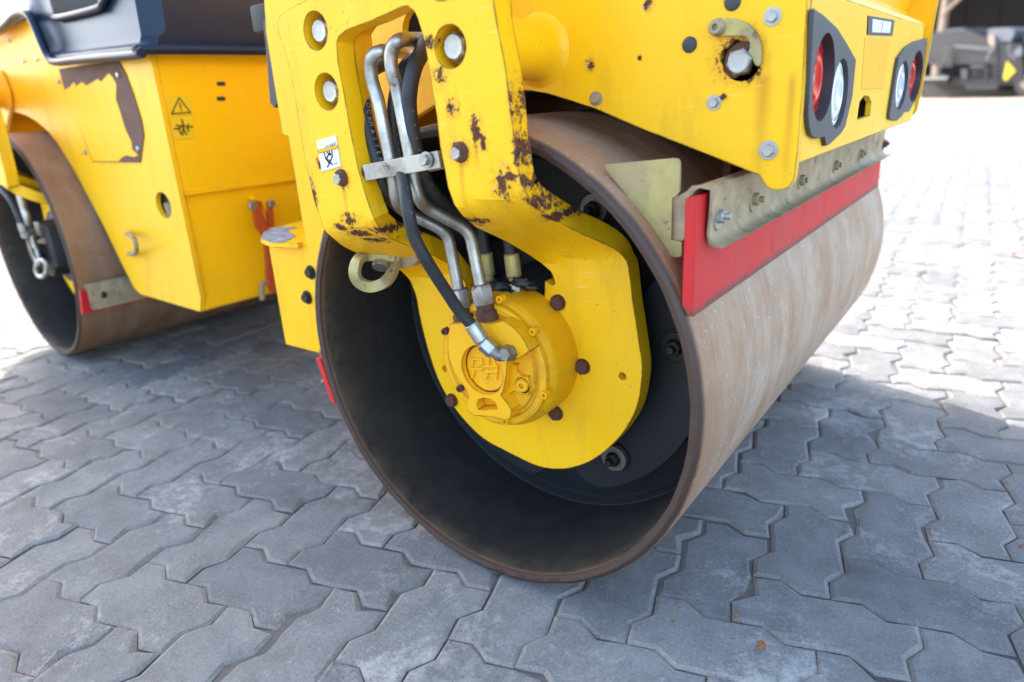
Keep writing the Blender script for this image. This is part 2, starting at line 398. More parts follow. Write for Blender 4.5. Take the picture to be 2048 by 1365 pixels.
for m_ in PM.values():
    m_.materials.append(MAT['paver']); m_.materials.append(MAT['chamfer'])
    for p_ in m_.polygons:
        if len(p_.vertices) == 4 and .15 < p_.normal.z < .95: p_.material_index = 1
cells = []
ct, st_ = math.cos(LT), math.sin(LT)
for i in range(-70, 48):
    for j in range(-34, 116):
        d = (i-j) % 4
        if d not in (0, 3): continue
        o = Vector((LO.x+LA*(ct*i-st_*j), LO.y+LA*(st_*i+ct*j), 0))
        if (o.x+1.5)**2+(o.y-5)**2 > 81: continue
        kind = 'h' if d == 0 else 'v'; w, h = (2, 1) if d == 0 else (1, 2)
        corners = [visible(o+Vector((LA*(ct*a-st_*b), LA*(st_*a+ct*b), 0))) for a, b in ((0, 0), (w, 0), (w, h), (0, h))]
        area = 0
        if all(corners) and any(-30 < c[0] < 2078 and -30 < c[1] < 1395 for c in corners):
            area = abs(sum(corners[q][0]*corners[(q+1) % 4][1]-corners[(q+1) % 4][0]*corners[q][1] for q in range(4)))/2
            cx = max(0, min(2048, max(c[0] for c in corners)))-max(0, min(2048, min(c[0] for c in corners)))
            cy = max(0, min(1365, max(c[1] for c in corners)))-max(0, min(1365, min(c[1] for c in corners))); area = min(area, cx*cy)
        cells.append((area, kind, o))
ERO = [P(a, b, 'z', 0) for a, b in ((520, 1268), (545, 1254), (570, 1240), (595, 1224), (620, 1208), (645, 1192), (545, 1275), (515, 1292), (485, 1310), (455, 1330), (430, 1345), (1505, 1195), (1507, 1215), (1715, 1020), (1700, 1045), (1100, 1180), (1565, 800), (1745, 860), (380, 1085), (90, 940))]
cells.sort(key=lambda c: -c[0])
rv = []; rf = []; prnd = random.Random(3)
for n, (area, kind, o) in enumerate(cells):
    k = prnd.randrange(6); dz = -abs(prnd.gauss(0, .0012)); tx, ty = prnd.gauss(0, .005), prnd.gauss(0, .005)
    Mx = Matrix.Translation((o.x, o.y, dz)) @ Matrix.Rotation(LT, 4, 'Z') @ Matrix.Rotation(tx, 4, 'X') @ Matrix.Rotation(ty, 4, 'Y')
    if n < 300:
        pm = PM[kind, k]; inv = Mx.inverted(); hit = [inv @ e for e in ERO]; size = Vector(((2, 1) if kind == 'h' else (1, 2)))*LA
        hit = [e for e in hit if -.03 < e.x < size.x+.03 and -.03 < e.y < size.y+.03]
        if hit:
            pm = pm.copy(); cc = Vector((size.x/2, size.y/2, 0))
            for vx in pm.vertices:
                dd = min((Vector((vx.co.x-e.x, vx.co.y-e.y, 0)).length for e in hit))
                if dd < .026:
                    w_ = (1-dd/.026)**.5*prnd.uniform(.5, 1.1); to = (cc-vx.co).normalized(); vx.co += Vector((to.x*.009*w_, to.y*.009*w_, -.004*w_))
        link('paving_stone', pm, MAT['paver'], ground, Mx)
    else:
        v, f = PV[kind, k]; b = len(rv); rv += [Mx @ Vector(q) for q in v]; rf += [tuple(b+q for q in t) for t in f]
me = bpy.data.meshes.new('paving'); me.from_pydata([tuple(q) for q in rv], [], rf); me.update()
pv = link('paving', me, MAT['paver_far'], ground); pv['kind'] = 'stuff'

# ================================================================ materials of the machine
YZ = lambda x, z: -.06+.18*(lambda t: t*t*(3-2*t))(max(0, min(1, (.60-(z-.19*x))/.125)))     # the yoke plate's stepped surface
def Q(px, py):
    a, b = P(px, py, 'y', -.06), P(px, py, 'y', .12)
    lo, hi = 0.0, 1.0
    for _ in range(40):
        m = (lo+hi)/2; q = a.lerp(b, m)
        if q.y < YZ(q.x, q.z): lo = m
        else: hi = m
    return a.lerp(b, (lo+hi)/2)
def qz(L): return [(q.x, q.z) for q in (Q(a, b) for a, b in L)]
def spots(L, f=Q): return [(f(a, b).x, f(a, b).z, r/1386, s/1386) for a, b, r, s in L]
ysp = spots([(952, 262, 12, 26), (914, 292, 9, 10), (920, 304, 16, 18), (684, 356, 14, 17), (966, 288, 10, 12), (905, 215, 12, 14), (878, 150, 16, 14), (860, 86, 14, 10),
             (718, 468, 34, 11), (748, 480, 36, 8), (700, 440, 22, 14), (680, 455, 16, 10), (1004, 372, 16, 30), (1018, 352, 14, 12), (760, 462, 26, 10), (950, 442, 24, 10),
             (1024, 190, 8, 40), (1032, 300, 7, 30), (1046, 350, 8, 34), (1070, 408, 14, 18), (1100, 436, 13, 10), (640, 330, 9, 12), (628, 395, 9, 40)])
MAT['yoke'] = paint('yellow_paint_yoke', chips=.55, edge=.62, spots=ysp, streaks=[(*spots([(921, 318, 1, 1)])[0][:2], .006, .09), (*spots([(686, 370, 1, 1)])[0][:2], .006, .075),
             (*spots([(950, 275, 1, 1)])[0][:2], .004, .05)])
bsp = [(P(a, b, 'y', .1).x, P(a, b, 'y', .1).z, r/1386, s/1386) for a, b, r, s in [(1472, 112, 32, 30), (1500, 145, 18, 16), (1296, 8, 8, 10), (1180, 130, 8, 12), (1278, 116, 4, 5), (1012, 70, 9, 16)]]
MAT['body'] = paint('yellow_paint_body', chips=.25, edge=.55, spots=bsp, streaks=[(P(1520, 290, 'y', .1).x, P(1520, 170, 'y', .1).z, .012, .14), (P(1575, 290, 'y', .1).x, P(1565, 170, 'y', .1).z, .007, .13)])
MAT['panel'] = paint('yellow_paint_panel', chips=.2, edge=.35)
MAT['clean'] = paint('yellow_paint_box', base=(.95, .50, .001), chips=.0, edge=.2, pale=.12, dirt=.15)
MAT['lamp_panel'] = paint('yellow_paint_lamp_panel', base=(.94, .53, .006), chips=.0, edge=.3, pale=.3, dirt=.08)
MAT['motor'] = paint('orange_yellow_paint_motor', base=(.84, .40, .002), chips=.75, edge=.55, rough=.5, pale=.15, dirt=.75, grain=1.2)
MAT['motor_plain'] = paint('orange_yellow_emblem', base=(.84, .40, .002), chips=0, edge=0, pale=.1, dirt=.1)
MAT['patch'] = paint('unfaded_yellow_paint', base=(.93, .48, .001), chips=0, edge=0, pale=0, dirt=.2)
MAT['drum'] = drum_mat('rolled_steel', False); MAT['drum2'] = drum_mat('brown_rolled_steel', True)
MAT['zinc'] = zinc('zinc_tube', (.52, .51, .48), (.25, .235, .20), .45, .85, .3); MAT['zinc2'] = zinc('zinc_bolt', (.50, .50, .48), (.24, .23, .21), .25, .9, .28)
MAT['passiv'] = zinc('yellow_zinc', (.50, .42, .13), (.30, .25, .13), .5, .45, .42, tint=(.40, .32, .17))
MAT['bracket'] = zinc('scraper_zinc', (.44, .35, .21), (.20, .155, .095), .55, .15, .5, tint=(.34, .25, .14))
MAT['dull'] = zinc('dull_zinc', (.30, .29, .28), (.16, .14, .12), .5, .8, .35)
MAT['rust'] = rusty('rusted_bolt', (.055, .022, .015), (.15, .055, .028)); MAT['rustplate'] = rusty('rusted_sheet', (.10, .045, .028), (.16, .075, .05), .75, 0, 22)
MAT['hose'] = plain('black_rubber', (.022, .023, .026), .55, 0, .4, 60); MAT['dark'] = plain('dark_grime_steel_and_shade', (.022, .022, .025), .62, .1, .5, 14)  # the dark material is grimy steel and also the sheets standing for shade
MAT['web'] = plain('blue_black_paint', (.013, .0135, .017), .5, .0, .35, 9); MAT['blackbolt'] = plain('greasy_bolt', (.03, .026, .022), .5, .4, .6, 80)
MAT['red'] = plain('red_plastic', (.62, .014, .014), .55, 0, .2, 14); 
def red_mat():
    t = NT('red_scraper_plastic'); o = t.obj(); sp = t.n.new('ShaderNodeSeparateXYZ'); t.link(o, sp.inputs[0]); n = t.noise(t.map(o, (1, 1, .35)), 34, 7, .7); b = t.noise(o, 7, 5, .65)
    c = t.mix(t.ramp(b, .35, .7), (.60, .012, .014), (.52, .035, .035))
    c = t.mix(t.ramp(n, .60, .74, 0, .75), c, (.20, .012, .014)); c = t.mix(t.ramp(t.noise(o, 16, 6, .7), .62, .74, 0, .45), c, (.50, .28, .22))
    wear = t.ramp(t.math('ADD', sp.outputs[2], t.math('MULTIPLY', t.math('SUBTRACT', n, .5), .03)), .493, .484)
    c = t.mix(t.math('MULTIPLY', wear, .8), c, (.09, .06, .045))
    return t.done(c, t.math('ADD', .45, t.math('MULTIPLY', n, .25)), 0, t.bump(n, .3, .001, t.bevel(.002, 3)), .35)
MAT['redbar'] = red_mat(); MAT['lock'] = plain('red_lock_paint', (.48, .07, .012), .5, 0, .3, 25)
MAT['cap'] = plain('black_plastic', (.035, .037, .043), .5, 0, .15); MAT['hood'] = plain('grey_plastic_hood', (.010, .019, .042), .30, 0, .15, 6, .05)
MAT['housing'] = plain('grey_lamp_housing', (.05, .053, .06), .52, 0, .15, 50); MAT['white'] = plain('white_sticker', (.74, .74, .76), .5, 0, .05)
MAT['ink'] = plain('black_ink', (.02, .02, .022), .5, 0, .1); MAT['faded_ink'] = plain('faded_ink', (.12, .07, .008), .5, 0, .1); MAT['sand_letters'] = plain('grey_print', (.35, .35, .36), .6, 0, .1)
MAT['yellow_sticker'] = plain('yellow_sticker', (.82, .52, .01), .4, 0, .04); MAT['flake'] = rusty('flaking_grey_paint', (.10, .10, .11), (.42, .42, .42), .85, 0, 45, .002)
MAT['goo'] = plain('black_sealant', (.012, .012, .013), .45, 0, .4, 90)
MAT['seat'] = plain('black_vinyl', (.03, .03, .032), .5)
def lens(name, c, tr):
    t = NT(name); o = t.obj(); w = t.n.new('ShaderNodeTexWave'); w.inputs['Scale'].default_value = 95; t.link(o, w.inputs[0])
    t.b.inputs['Transmission Weight'].default_value = tr; return t.done(c, .16, 0, t.bump(w.outputs[1], .9, .003))
MAT['redlens'] = lens('red_lens', (.75, .012, .008), 0); MAT['clearlens'] = lens('clear_ribbed_lens', (.80, .81, .83), 0)

MAT['hood'].node_tree.nodes['Principled BSDF'].inputs['Specular IOR Level'].default_value = .28
# ================================================================ the road roller
roller = bpy.data.objects.new('road_roller', None); C.objects.link(roller); roller.location = (-.95, .6, 0)
WMX[roller.name] = Matrix.Translation((-.95, .6, 0))
tag(roller, 'yellow tandem road roller with chipped paint, steel drums and red scraper blades', 'road roller')
NY = (0, -1, 0)
# ---------- drums
def rim_jit(a, k, r, h):
    q = noise.noise(Vector((math.cos(a)*9, math.sin(a)*9, k*.05)))+.6*noise.noise(Vector((math.cos(a)*31, math.sin(a)*31, 3)))
    if 2 <= k <= 7: return r+q*.0011*(1 if k > 4 else .7), h+abs(q)*.0016*(1 if k in (4, 5) else .4)
    return r, h
def drum_mesh():
    # local Z is the axle; turned so that it runs along +Y
    p = [(.332, 1.19), (.332, .245), (.332, .03), (.3322, .012), (.3335, .002), (.341, .0), (.3465, .003), (.3492, .009), (.35, .018), (.35, .12), (.35, .4), (.35, .8), (.35, 1.185), (.347, 1.197), (.341, 1.2), (.334, 1.2)]
    me = lathe_mesh('shell', p+[p[0]], 200, rim_jit)
    me.transform(Matrix.Rotation(-math.pi/2, 4, 'X')); return me       # z -> y
DM = drum_mesh()
bm = bmesh.new(); bm.from_mesh(DM); bmesh.ops.delete(bm, geom=[f for f in bm.faces if len(f.verts) > 4], context='FACES'); bm.to_mesh(DM); bm.free()
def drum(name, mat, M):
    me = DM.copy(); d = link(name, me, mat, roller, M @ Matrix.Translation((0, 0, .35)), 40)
    ax = Matrix.Translation((0, 0, .35)) @ Matrix.Rotation(-math.pi/2, 4, 'X')
    for y0 in (.235, .965):
        prof = [(.06, y0), (.30, y0), (.322, y0+.006), (.3318, y0-.01), (.3318, y0+.03), (.06, y0+.03)]
        link('drum_web', lathe_mesh('drum_web', prof, 96), MAT['web'], d, M @ ax, 35)
    for k in range(3):
        a0 = -66+120*k; o = []
        for i in range(15): a = R(a0+84*i/14); o.append((.285*math.cos(a), .285*math.sin(a)))
        for i in range(1, 8): a = R(a0+84+180*i/8); o.append((.237*math.cos(R(a0+84))+.048*math.cos(a), .237*math.sin(R(a0+84))+.048*math.sin(a)))
        for i in range(15): a = R(a0+84-84*i/14); o.append((.189*math.cos(a), .189*math.sin(a)))
        for i in range(1, 8): a = R(a0+180+180*i/8); o.append((.237*math.cos(R(a0))+.048*math.cos(a), .237*math.sin(R(a0))+.048*math.sin(a)))
        slab('mount_segment', [(x, z+.35) for x, z in o], .195, .012, MAT['web'], d, M=M)
    for k in range(6):
        a = R(64.5-60*k); q = (.236*math.cos(a), .19, .35+.236*math.sin(a))
        lathe('rubber_mount', [(.034, .045), (.034, .012), (.026, .008), (.026, 0)], q, (0, 1, 0), MAT['blackbolt'], d, 24, M=M)
        lathe('mount_washer', [(.0, .004), (.012, .004), (.013, -.003), (.022, -.006), (.0225, .004)], q, NY, MAT['dull'] if k % 2 == 0 else MAT['blackbolt'], d, 24, M=M)
        bolt('mount_bolt', (q[0], q[1]-.003, q[2]), NY, .0125, MAT['blackbolt'], d, 0, .9, .8, M=M)
    lathe('hub', [(.12, .235), (.12, .19), (.10, .15), (.085, .13)], (0, 0, .35), (0, 1, 0), MAT['dark'], d, 40, M=M)
    return d
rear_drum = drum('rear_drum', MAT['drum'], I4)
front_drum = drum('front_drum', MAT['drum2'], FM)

# ---------- yoke plate (outline traced, its surface stepped into the drum)
outl = zoomed([(50, 150), (62, 118), (85, 92), (150, 50), (250, 0)], 540, 0, 3.4125)
top = [(-.12, .897), (-.02, .905), (.06, .905), (.105, .893), (.117, .86)]
right = [(988, 10), (997, 64), (1009, 126), (1020, 205), (1026, 264), (1032, 300), (1038, 346), (1047, 372), (1060, 398), (1080, 421), (1112, 441), (1156, 465), (1190, 480), (1224, 496),
         (1238, 505), (1249, 517), (1257, 534), (1265, 599), (1275, 665), (1282, 711), (1284.5, 737), (1283, 764), (1276, 806), (1261, 843), (1235, 879), (1202, 909), (1169, 928), (1130, 938), (1097, 937), (1064, 928),
         (1011, 902), (965, 876), (925, 836), (892, 790), (866, 731), (843, 648), (833, 596), (824, 570), (812, 552), (795, 538), (760, 522), (711, 505), (688, 494), (672, 482), (658, 470), (646, 455), (639, 432), (629, 404), (617, 350), (604, 285), (584, 161), (569, 103), (557, 66)]
yo = qz(outl)+top+[tuple(p) for p in smooth_path([(*p, 0) for p in qz(right)], 3)]; yo = [(p[0], p[1]) for p in yo]
slot = [(673, 85), (678, 73), (692, 61), (745, 41), (803, 14), (815, 12), (829, 23), (836, 38), (851, 88), (862, 164), (874, 234), (880, 290), (889, 334), (896, 375), (908, 409), (925, 432), (952, 455), (1010, 482), (1054, 508), (1081, 526), (1101, 543), (1109, 560), (1110, 569), (1104, 571), (1090, 562)]
sl_ = qz(slot)
hole_arc = [(.0+.088*math.cos(R(a)), .345+.088*math.sin(R(a))) for a in range(54, 54-280, -20)]
slot_left = [(938, 596), (930, 565), (905, 533), (868, 512), (820, 494), (786, 480), (764, 462), (748, 438), (737, 408), (728, 380), (716, 337), (701, 264), (687, 182), (676, 125)]
yslot = sl_+hole_arc+qz(slot_left)
bolt_px = [(631, 62), (653, 184), (900, 94)]
bh = [(q.x, q.z) for q in (Q(a, b) for a, b in bolt_px)]+[(.052, .855)]
yholes = [yslot]+[circ(x, z, .0235, 30) for x, z in bh]+[circ(q.x, q.z, .0055, 14) for q in (Q(1245, 753), Q(890, 738))]
ext = [(x*.012, z*.012) for x in range(-22, 24) for z in range(8, 56) if .45 < z*.012-.19*x*.012 < .63]
ext = [e for e in ext if inside(e, yo) and not any(inside(e, h) for h in yholes)]
TH = .03
def yb(x, z):
    e = 1e-4; gx = (YZ(x+e, z)-YZ(x-e, z))/(2*e); gz = (YZ(x, z+e)-YZ(x, z-e))/(2*e); n = Vector((-gx, 1, -gz)).normalized()
    return Vector((x, YZ(x, z), z))+n*TH
v, f = solid2(yo, yholes, lambda x, z: (x, YZ(x, z), z), yb, ext)
yoke = link('yoke_plate', mesh('yoke_plate', v, f), MAT['yoke'], roller, I4, 30)
# the box behind the upper plate and its bolts
slab('yoke_box', [(-.205, .66), (-.205, .875), (.10, .885), (.10, .66), (.04, .66), (.025, .82), (.012, .85), (-.10, .842), (-.136, .815), (-.130, .66)], -.029, .034, MAT['body'], roller)
for x, z in bh:
    bolt('yoke_bolt', (x, -.033, z), NY, .0165, MAT['zinc2'], yoke, 1.2, 1.2, spin=.5)
for a, b in ((684, 356), (921, 305)):
    q = Q(a, b); lathe('stud_collar', [(0, .006), (.010, .006), (.0125, .001), (.0125, -.002)], q, NY, MAT['rust'], yoke, 12)
    bolt('stud', (q.x-.001, q.y-.005, q.z-.001), NY, .0078, MAT['zinc2'], yoke, 0, .7)
for a, b in ((1117, 605), (1166, 733), (1113, 826), (905, 800)):
    q = Q(a, b); bolt('motor_flange_bolt', q, NY, .0118, MAT['rust'], yoke, 1.05, .62)
# lashing-point sticker with its pictogram
c4 = [Q(*p) for p in ((634, 282), (673, 271), (683, 333), (645, 344))]
st = slab('lashing_sticker', [(q.x, q.z) for q in c4], -.0612, .001, MAT['white'], yoke)
v, f = [], []
def stick(u, w): return tuple((c4[0]*(1-u)*(1-w)+c4[1]*u*(1-w)+c4[2]*u*w+c4[3]*(1-u)*w).xz)
pic = [[(.30, .42), (.31, .6), (.42, .75), (.62, .86)], [(.70, .44), (.66, .62), (.52, .76), (.34, .9)], [(.45, .44), (.52, .52), (.42, .58), (.36, .66), (.5, .72)], [(.56, .42), (.60, .55), (.48, .5)]]
for L in pic: stroke([stick(*p) for p in L], .0023, v, f)
for k in range(5): stroke([stick(.40+.12*k, .30-.01*k), stick(.44+.12*k, .24-.01*k)], .0014, v, f)
stroke([stick(.36, .325), stick(.93, .265)], .0007, v, f); stroke([stick(.72, .88), stick(.88, .86)], .001, v, f)
link('pictogram', mesh('pictogram', [(a.x, -.0616, a.y) for a in v], f), MAT['ink'], st)
c5 = [Q(*p) for p in ((636, 300), (676, 290), (678, 297), (638, 308))]
slab('paint_stripe', [(q.x, q.z) for q in c5], -.0619, .0005, MAT['clean'], st)
# towing ring under the bend
q0 = P(757, 541, 'y', .005)
ringp = [P(a, b, 'y', y) for a, b, y in ((790, 512, .045), (741, 511, .02), (722, 515, .0), (712, 530, -.015), (710, 550, -.02), (720, 566, -.015), (742, 574, -.005), (768, 566, .01), (783, 548, .03), (789, 528, .045), (792, 512, .05))]
rp = smooth_path(ringp, 5); vv = []; ff = []
for i, (c, t, n, b) in enumerate(frames(rp)):
    m = Vector((.25, -1, .1)); m = (m-t*m.dot(t)).normalized(); s = t.cross(m); vv += [c+m*.0045+s*.0085, c+m*.0045-s*.0085, c-m*.0045-s*.0085, c-m*.0045+s*.0085]
for i in range(len(rp)-1):
    for j in range(4): ff.append((i*4+j, i*4+(j+1) % 4, i*4+4+(j+1) % 4, i*4+4+j))
ff += [(0, 1, 2, 3), tuple(len(vv)-4+i for i in range(4))]
ring = link('towing_ring', mesh('towing_ring', vv, ff), MAT['passiv'], roller, I4, 50)
lug = slab('towing_bracket', xz([(775, 512), (800, 497), (832, 505), (840, 520), (828, 532), (800, 536), (782, 532)], .06), .055, .03, MAT['bracket'], roller)
lathe('ring_bolt', [(0, .008), (.013, .008), (.013, 0)], P(762, 527, 'y', .03), (.3, -.6, -.7), MAT['zinc2'], ring, 16)

# ---------- hydraulic motor
MC = (.004, 0, .346)
def at(y): return (MC[0], y, MC[2])
motor = lathe('hydraulic_motor', [(.106, -.002), (.106, .05), (.1045, .056), (.104, .058), (.098, .066), (.0975, .074), (.0935, .0765), (.086, .0765), (.084, .0735), (.080, .0735), (.0785, .0775), (.05, .0775), (0, .0775)], at(.12), NY, MAT['motor'], roller, 96, 28)
cy = lambda L, y: xz(zoomed(L, 890, 620, 5.935), y)
cover = cy([(65, 165), (390, 150), (560, 165), (690, 130), (800, 200), (880, 290), (960, 400), (1000, 490), (880, 580), (760, 590), (735, 640), (725, 780), (690, 960), (660, 1010), (740, 1110), (790, 1190), (775, 1290), (720, 1310), (580, 1275), (340, 1255), (270, 1200), (250, 1120), (280, 1020), (250, 940), (190, 860), (120, 760), (40, 560), (30, 420), (40, 290)], .021)
ph = circ(*P(964, 741, 'y', .021).xz, .0385, 36)
win = cy([(375, 1120), (400, 1065), (460, 1050), (540, 1060), (600, 1110), (625, 1180), (400, 1185)], .021)
slab('motor_cover', cover, .021, .026, MAT['motor'], motor, holes=[ph, win])
lathe('emblem_dish', [(0, .004), (.031, .004), (.0385, .007)], (P(964, 741, 'y', .021).x, .037, P(964, 741, 'y', .021).z), NY, MAT['motor'], motor, 36)
v, f = [], []
for L in ([(320, 660), (330, 580), (430, 590), (440, 650), (370, 665)], [(515, 575), (510, 660)], [(450, 670), (620, 670)], [(575, 600), (600, 670)], [(310, 705), (430, 705)], [(345, 705), (325, 800)], [(440, 690), (430, 715)],
          [(510, 715), (485, 805)], [(480, 735), (620, 735)], [(615, 700), (600, 815)]):
    stroke([(a/1, b/1) for a, b in L], 32, v, f)
emb = []
for k in range(0, len(v), 4):
    quad = [P(890+q.x/5.935, 620+q.y/5.935, 'y', .0285) for q in v[k:k+4]]
    vs = [(q.x, .0278-.0003*(k % 3), q.z) for q in quad]+[(q.x, .034, q.z) for q in quad]
    emb.append(mesh('e', vs, [(0, 1, 2, 3), (4, 5, 6, 7)]+[(i, (i+1) % 4, 4+(i+1) % 4, 4+i) for i in range(4)]))
link('emblem', join_mesh('emblem', emb), MAT['motor_plain'], motor)
slab('window_back', win, .038, .005, MAT['motor'], motor)
for k, (a, b) in enumerate(((1069, 662), (1092, 789), (1014, 841), (923, 776), (893, 662), (1003, 598))):
    q = P(a, b, 'y', .042); lathe('cap_screw', [(0, .001), (.0028, .001), (.0029, .007), (.0054, .007), (.0058, .0055), (.0058, -.006)], q, NY, MAT['motor_plain'] if k not in (3, 4) else MAT['rust'], motor, 16)
q = P(1045, 771, 'y', .036)
plug = lathe('drain_plug', [(0, .002), (.0035, .002), (.0036, .0062), (.0098, .0062), (.0105, .005), (.0108, .0025), (.0128, .0025), (.0135, .001), (.0165, -.004), (.0165, -.012)], (q.x, .0385, q.z), NY, MAT['motor'], motor, 28)
lathe('plug_recess', [(0, .0024), (.0034, .0024)], (q.x, .0385, q.z), NY, MAT['zinc2'], plug, 6)
rib = xz(zoomed([(700, 640), (860, 640), (870, 720), (920, 780), (1000, 790), (1030, 900), (1000, 1000), (930, 1010), (830, 960), (760, 1010), (690, 990), (690, 800)], 890, 620, 5.935), .038)
slab('cover_rib', rib, .036, .012, MAT['motor'], motor)
# ---------- pipes and hoses in the slot
def path(L): return [P(a, b, 'y', y) for a, b, y in L]
yu, yl = -.035, .042
pa = [(842, 112, .06), (800, 104, .03), (768, 102, yu+.01), (747, 112, yu), (741, 132, yu), (744, 160, yu), (757, 205, yu), (769, 264, yu), (780, 317, yu), (788, 366, yu), (793, 398, yu+.004), (806, 420, -.012), (845, 440, .012), (878, 457, .03), (896, 476, .04), (903, 505, yl), (911, 548, yl), (918, 586, yl), (921, 600, yl)]
pb = [(848, 79, .03), (820, 79, .01), (800, 81, yu+.005), (787, 92, yu), (782, 112, yu), (784, 140, yu), (795, 182, yu), (810, 258, yu), (821, 317, yu), (829, 366, yu), (838, 396, yu+.004), (855, 416, -.012), (898, 440, .012), (924, 454, .028), (940, 472, .036), (947, 500, yl-.004), (955, 540, yl-.004), (963, 578, yl-.004), (966, 592, yl-.004)]
pipes = []
for L, nm in ((pa, (925, 600, 612, yl)), (pb, (968, 600, 612, yl-.004))):
    pp = path(L); pipe = tube('hydraulic_pipe', pp, .0089, MAT['zinc'], roller, 18); pipes.append(pipe)
    d = (pp[-1]-pp[-4]).normalized(); e = pp[-1]
    lathe('pipe_nut', [(.0085, -.018), (.0145, -.016), (.0168, -.011), (.0168, .009), (.015, .0125), (.0085, .0125)], e, d, MAT['zinc'], pipe, 6, 25, .4)
    lathe('pipe_adapter', [(.0085, .011), (.0135, .011), (.0135, .021), (.0165, .023), (.0165, .038), (.0145, .05)], e, d, MAT['rust'], pipe, 20)
hc = [(850, 108, .04), (815, 128, .01), (798, 160, -.005), (788, 205, -.012), (787, 250, -.015), (792, 300, -.02), (800, 335, -.035), (806, 362, -.055), (811, 388, -.07), (817, 426, -.075), (828, 473, -.07), (849, 514, -.06), (872, 552, -.045), (893, 584, -.03), (916, 619, -.015), (937, 643, -.004), (945, 652, 0)]
hd = [(852, 82, .03), (842, 108, 0), (829, 135, -.02), (820, 175, -.03), (818, 215, -.03), (824, 264, -.03), (833, 310, -.026), (846, 350, -.018), (868, 388, .0), (895, 412, .03), (925, 430, .06)]
he = [(775, 128, .05), (748, 140, .02), (732, 170, -.005), (730, 220, -.02), (742, 278, -.028), (757, 330, -.03), (768, 366, -.026), (778, 392, -.015), (792, 410, .0), (812, 425, .02), (835, 440, .05)]
hoses = [tube('hydraulic_hose', path(L), r, MAT['hose'], roller, 16) for L, r in ((hc, .0086), (hd, .0105), (he, .0088))]
# lettering on the hose
def hose_text(hose, L, r, s, start, step, size):
    pp = smooth_path(path(L), 12); acc = [0]
    for a, b in zip(pp[:-1], pp[1:]): acc.append(acc[-1]+(b-a).length)
    parts = []
    for i, chh in enumerate(s):
        if chh == ' ': continue
        dd = start+i*step; k = max(1, min(len(pp)-2, next((j for j, a in enumerate(acc) if a > dd), len(pp)-2)))
        c = pp[k]; t = (pp[k+1]-pp[k-1]).normalized(); n = (CAM-c); n = (n-t*n.dot(t)).normalized(); n = (Matrix.Rotation(-.55, 3, t) @ n)
        me = text_mesh(chh, size); upv = n.cross(t)
        me.transform(Matrix(((t.x, upv.x, n.x, c.x+n.x*(r+.0004)), (t.y, upv.y, n.y, c.y+n.y*(r+.0004)), (t.z, upv.z, n.z, c.z+n.z*(r+.0004)), (0, 0, 0, 1)))); parts.append(me)
    link('hose_lettering', join_mesh('hose_lettering', parts), MAT['sand_letters'], hose)
hose_text(hoses[0], hc, .0086, '- - - - - - - - - - - - -', .10, .007, .009); hose_text(hoses[1], hd, .0105, '- - - - - - - - -', .12, .008, .009)
hose_text(hoses[2], he, .0088, 'ROCKMASTER', .088, .0092, .0085); hose_text(hoses[2], he, .0088, '1SC', .215, .0085, .008)
# crimped end, elbow and port of the front hose
e0, e1, e2, e3 = P(945, 652, 'y', 0), P(966, 684, 'y', .004), P(980, 697, 'y', .006), P(1000, 711, 'y', .008)
fit = lathe('hose_fitting', [(.0088, -.004), (.0112, -.002), (.0112, (e1-e0).length-.003), (.0085, (e1-e0).length)], e0, e1-e0, MAT['zinc'], hoses[0], 20)
lathe('fitting_nut', [(.0085, 0), (.0125, .002), (.0125, .019), (.0105, .022)], e1, e2-e1, MAT['zinc2'], hoses[0], 6, 25)
tube('fitting_elbow', [e2, e2.lerp(e3, .6), e3, e3+Vector((.004, .006, .001)), P(1016, 706, 'y', .02)], .0092, MAT['dull'], hoses[0], 14, 5)
q = P(1029, 701, 'y', .03); lathe('port_nut', [(.009, -.014), (.0125, -.012), (.0125, .004), (.0105, .016), (.0095, .018)], (q.x, .021, q.z), P(1012, 707, 'y', .008)-P(1029, 701, 'y', .03), MAT['dull'], hoses[0], 6, 25)
# two more hose ends behind the pipes
for (x0, y0, x1, y1, yy) in ((1018, 470, 1033, 590, .105), (966, 470, 980, 585, .11)):
    a, b = P(x0, y0, 'y', yy), P(x1, y1, 'y', yy); h = tube('hydraulic_hose', [a+Vector((-.02, .05, .08)), a+Vector((-.005, .012, .04)), a, a.lerp(b, .35)], .0095, MAT['hose'], roller)
    d = (b-a); L = d.length
    lathe('hose_fitting', [(.0095, 0), (.0118, .002), (.0118, L*.38), (.009, L*.4), (.009, L*.5)], a.lerp(b, .3), d, MAT['passiv'], h, 18)
    lathe('fitting_nut', [(.009, 0), (.0145, .001), (.0145, .016), (.011, .018), (.014, .02), (.014, .034)], a.lerp(b, .78), d, MAT['zinc'], h, 6, 25)
for (a, b, r) in ((1000, 572, .016), (1042, 566, .013), (1012, 586, .014), (985, 604, .011), (1058, 575, .010)):
    q = P(a, b, 'y', .09); me = lathe_mesh('g', [(0, -1), (.5, -.86), (.86, -.5), (1, 0), (.86, .5), (.5, .86), (0, 1)], 12)
    for vx in me.vertices: vx.co = Vector((vx.co.x*1.25, vx.co.y*.8, vx.co.z*.55))*r*(1+.8*noise.noise(vx.co*1.7+Vector((a, b, 0))))
    link('sealant_blob', me, MAT['goo'], motor, Matrix.Translation(q), 60)
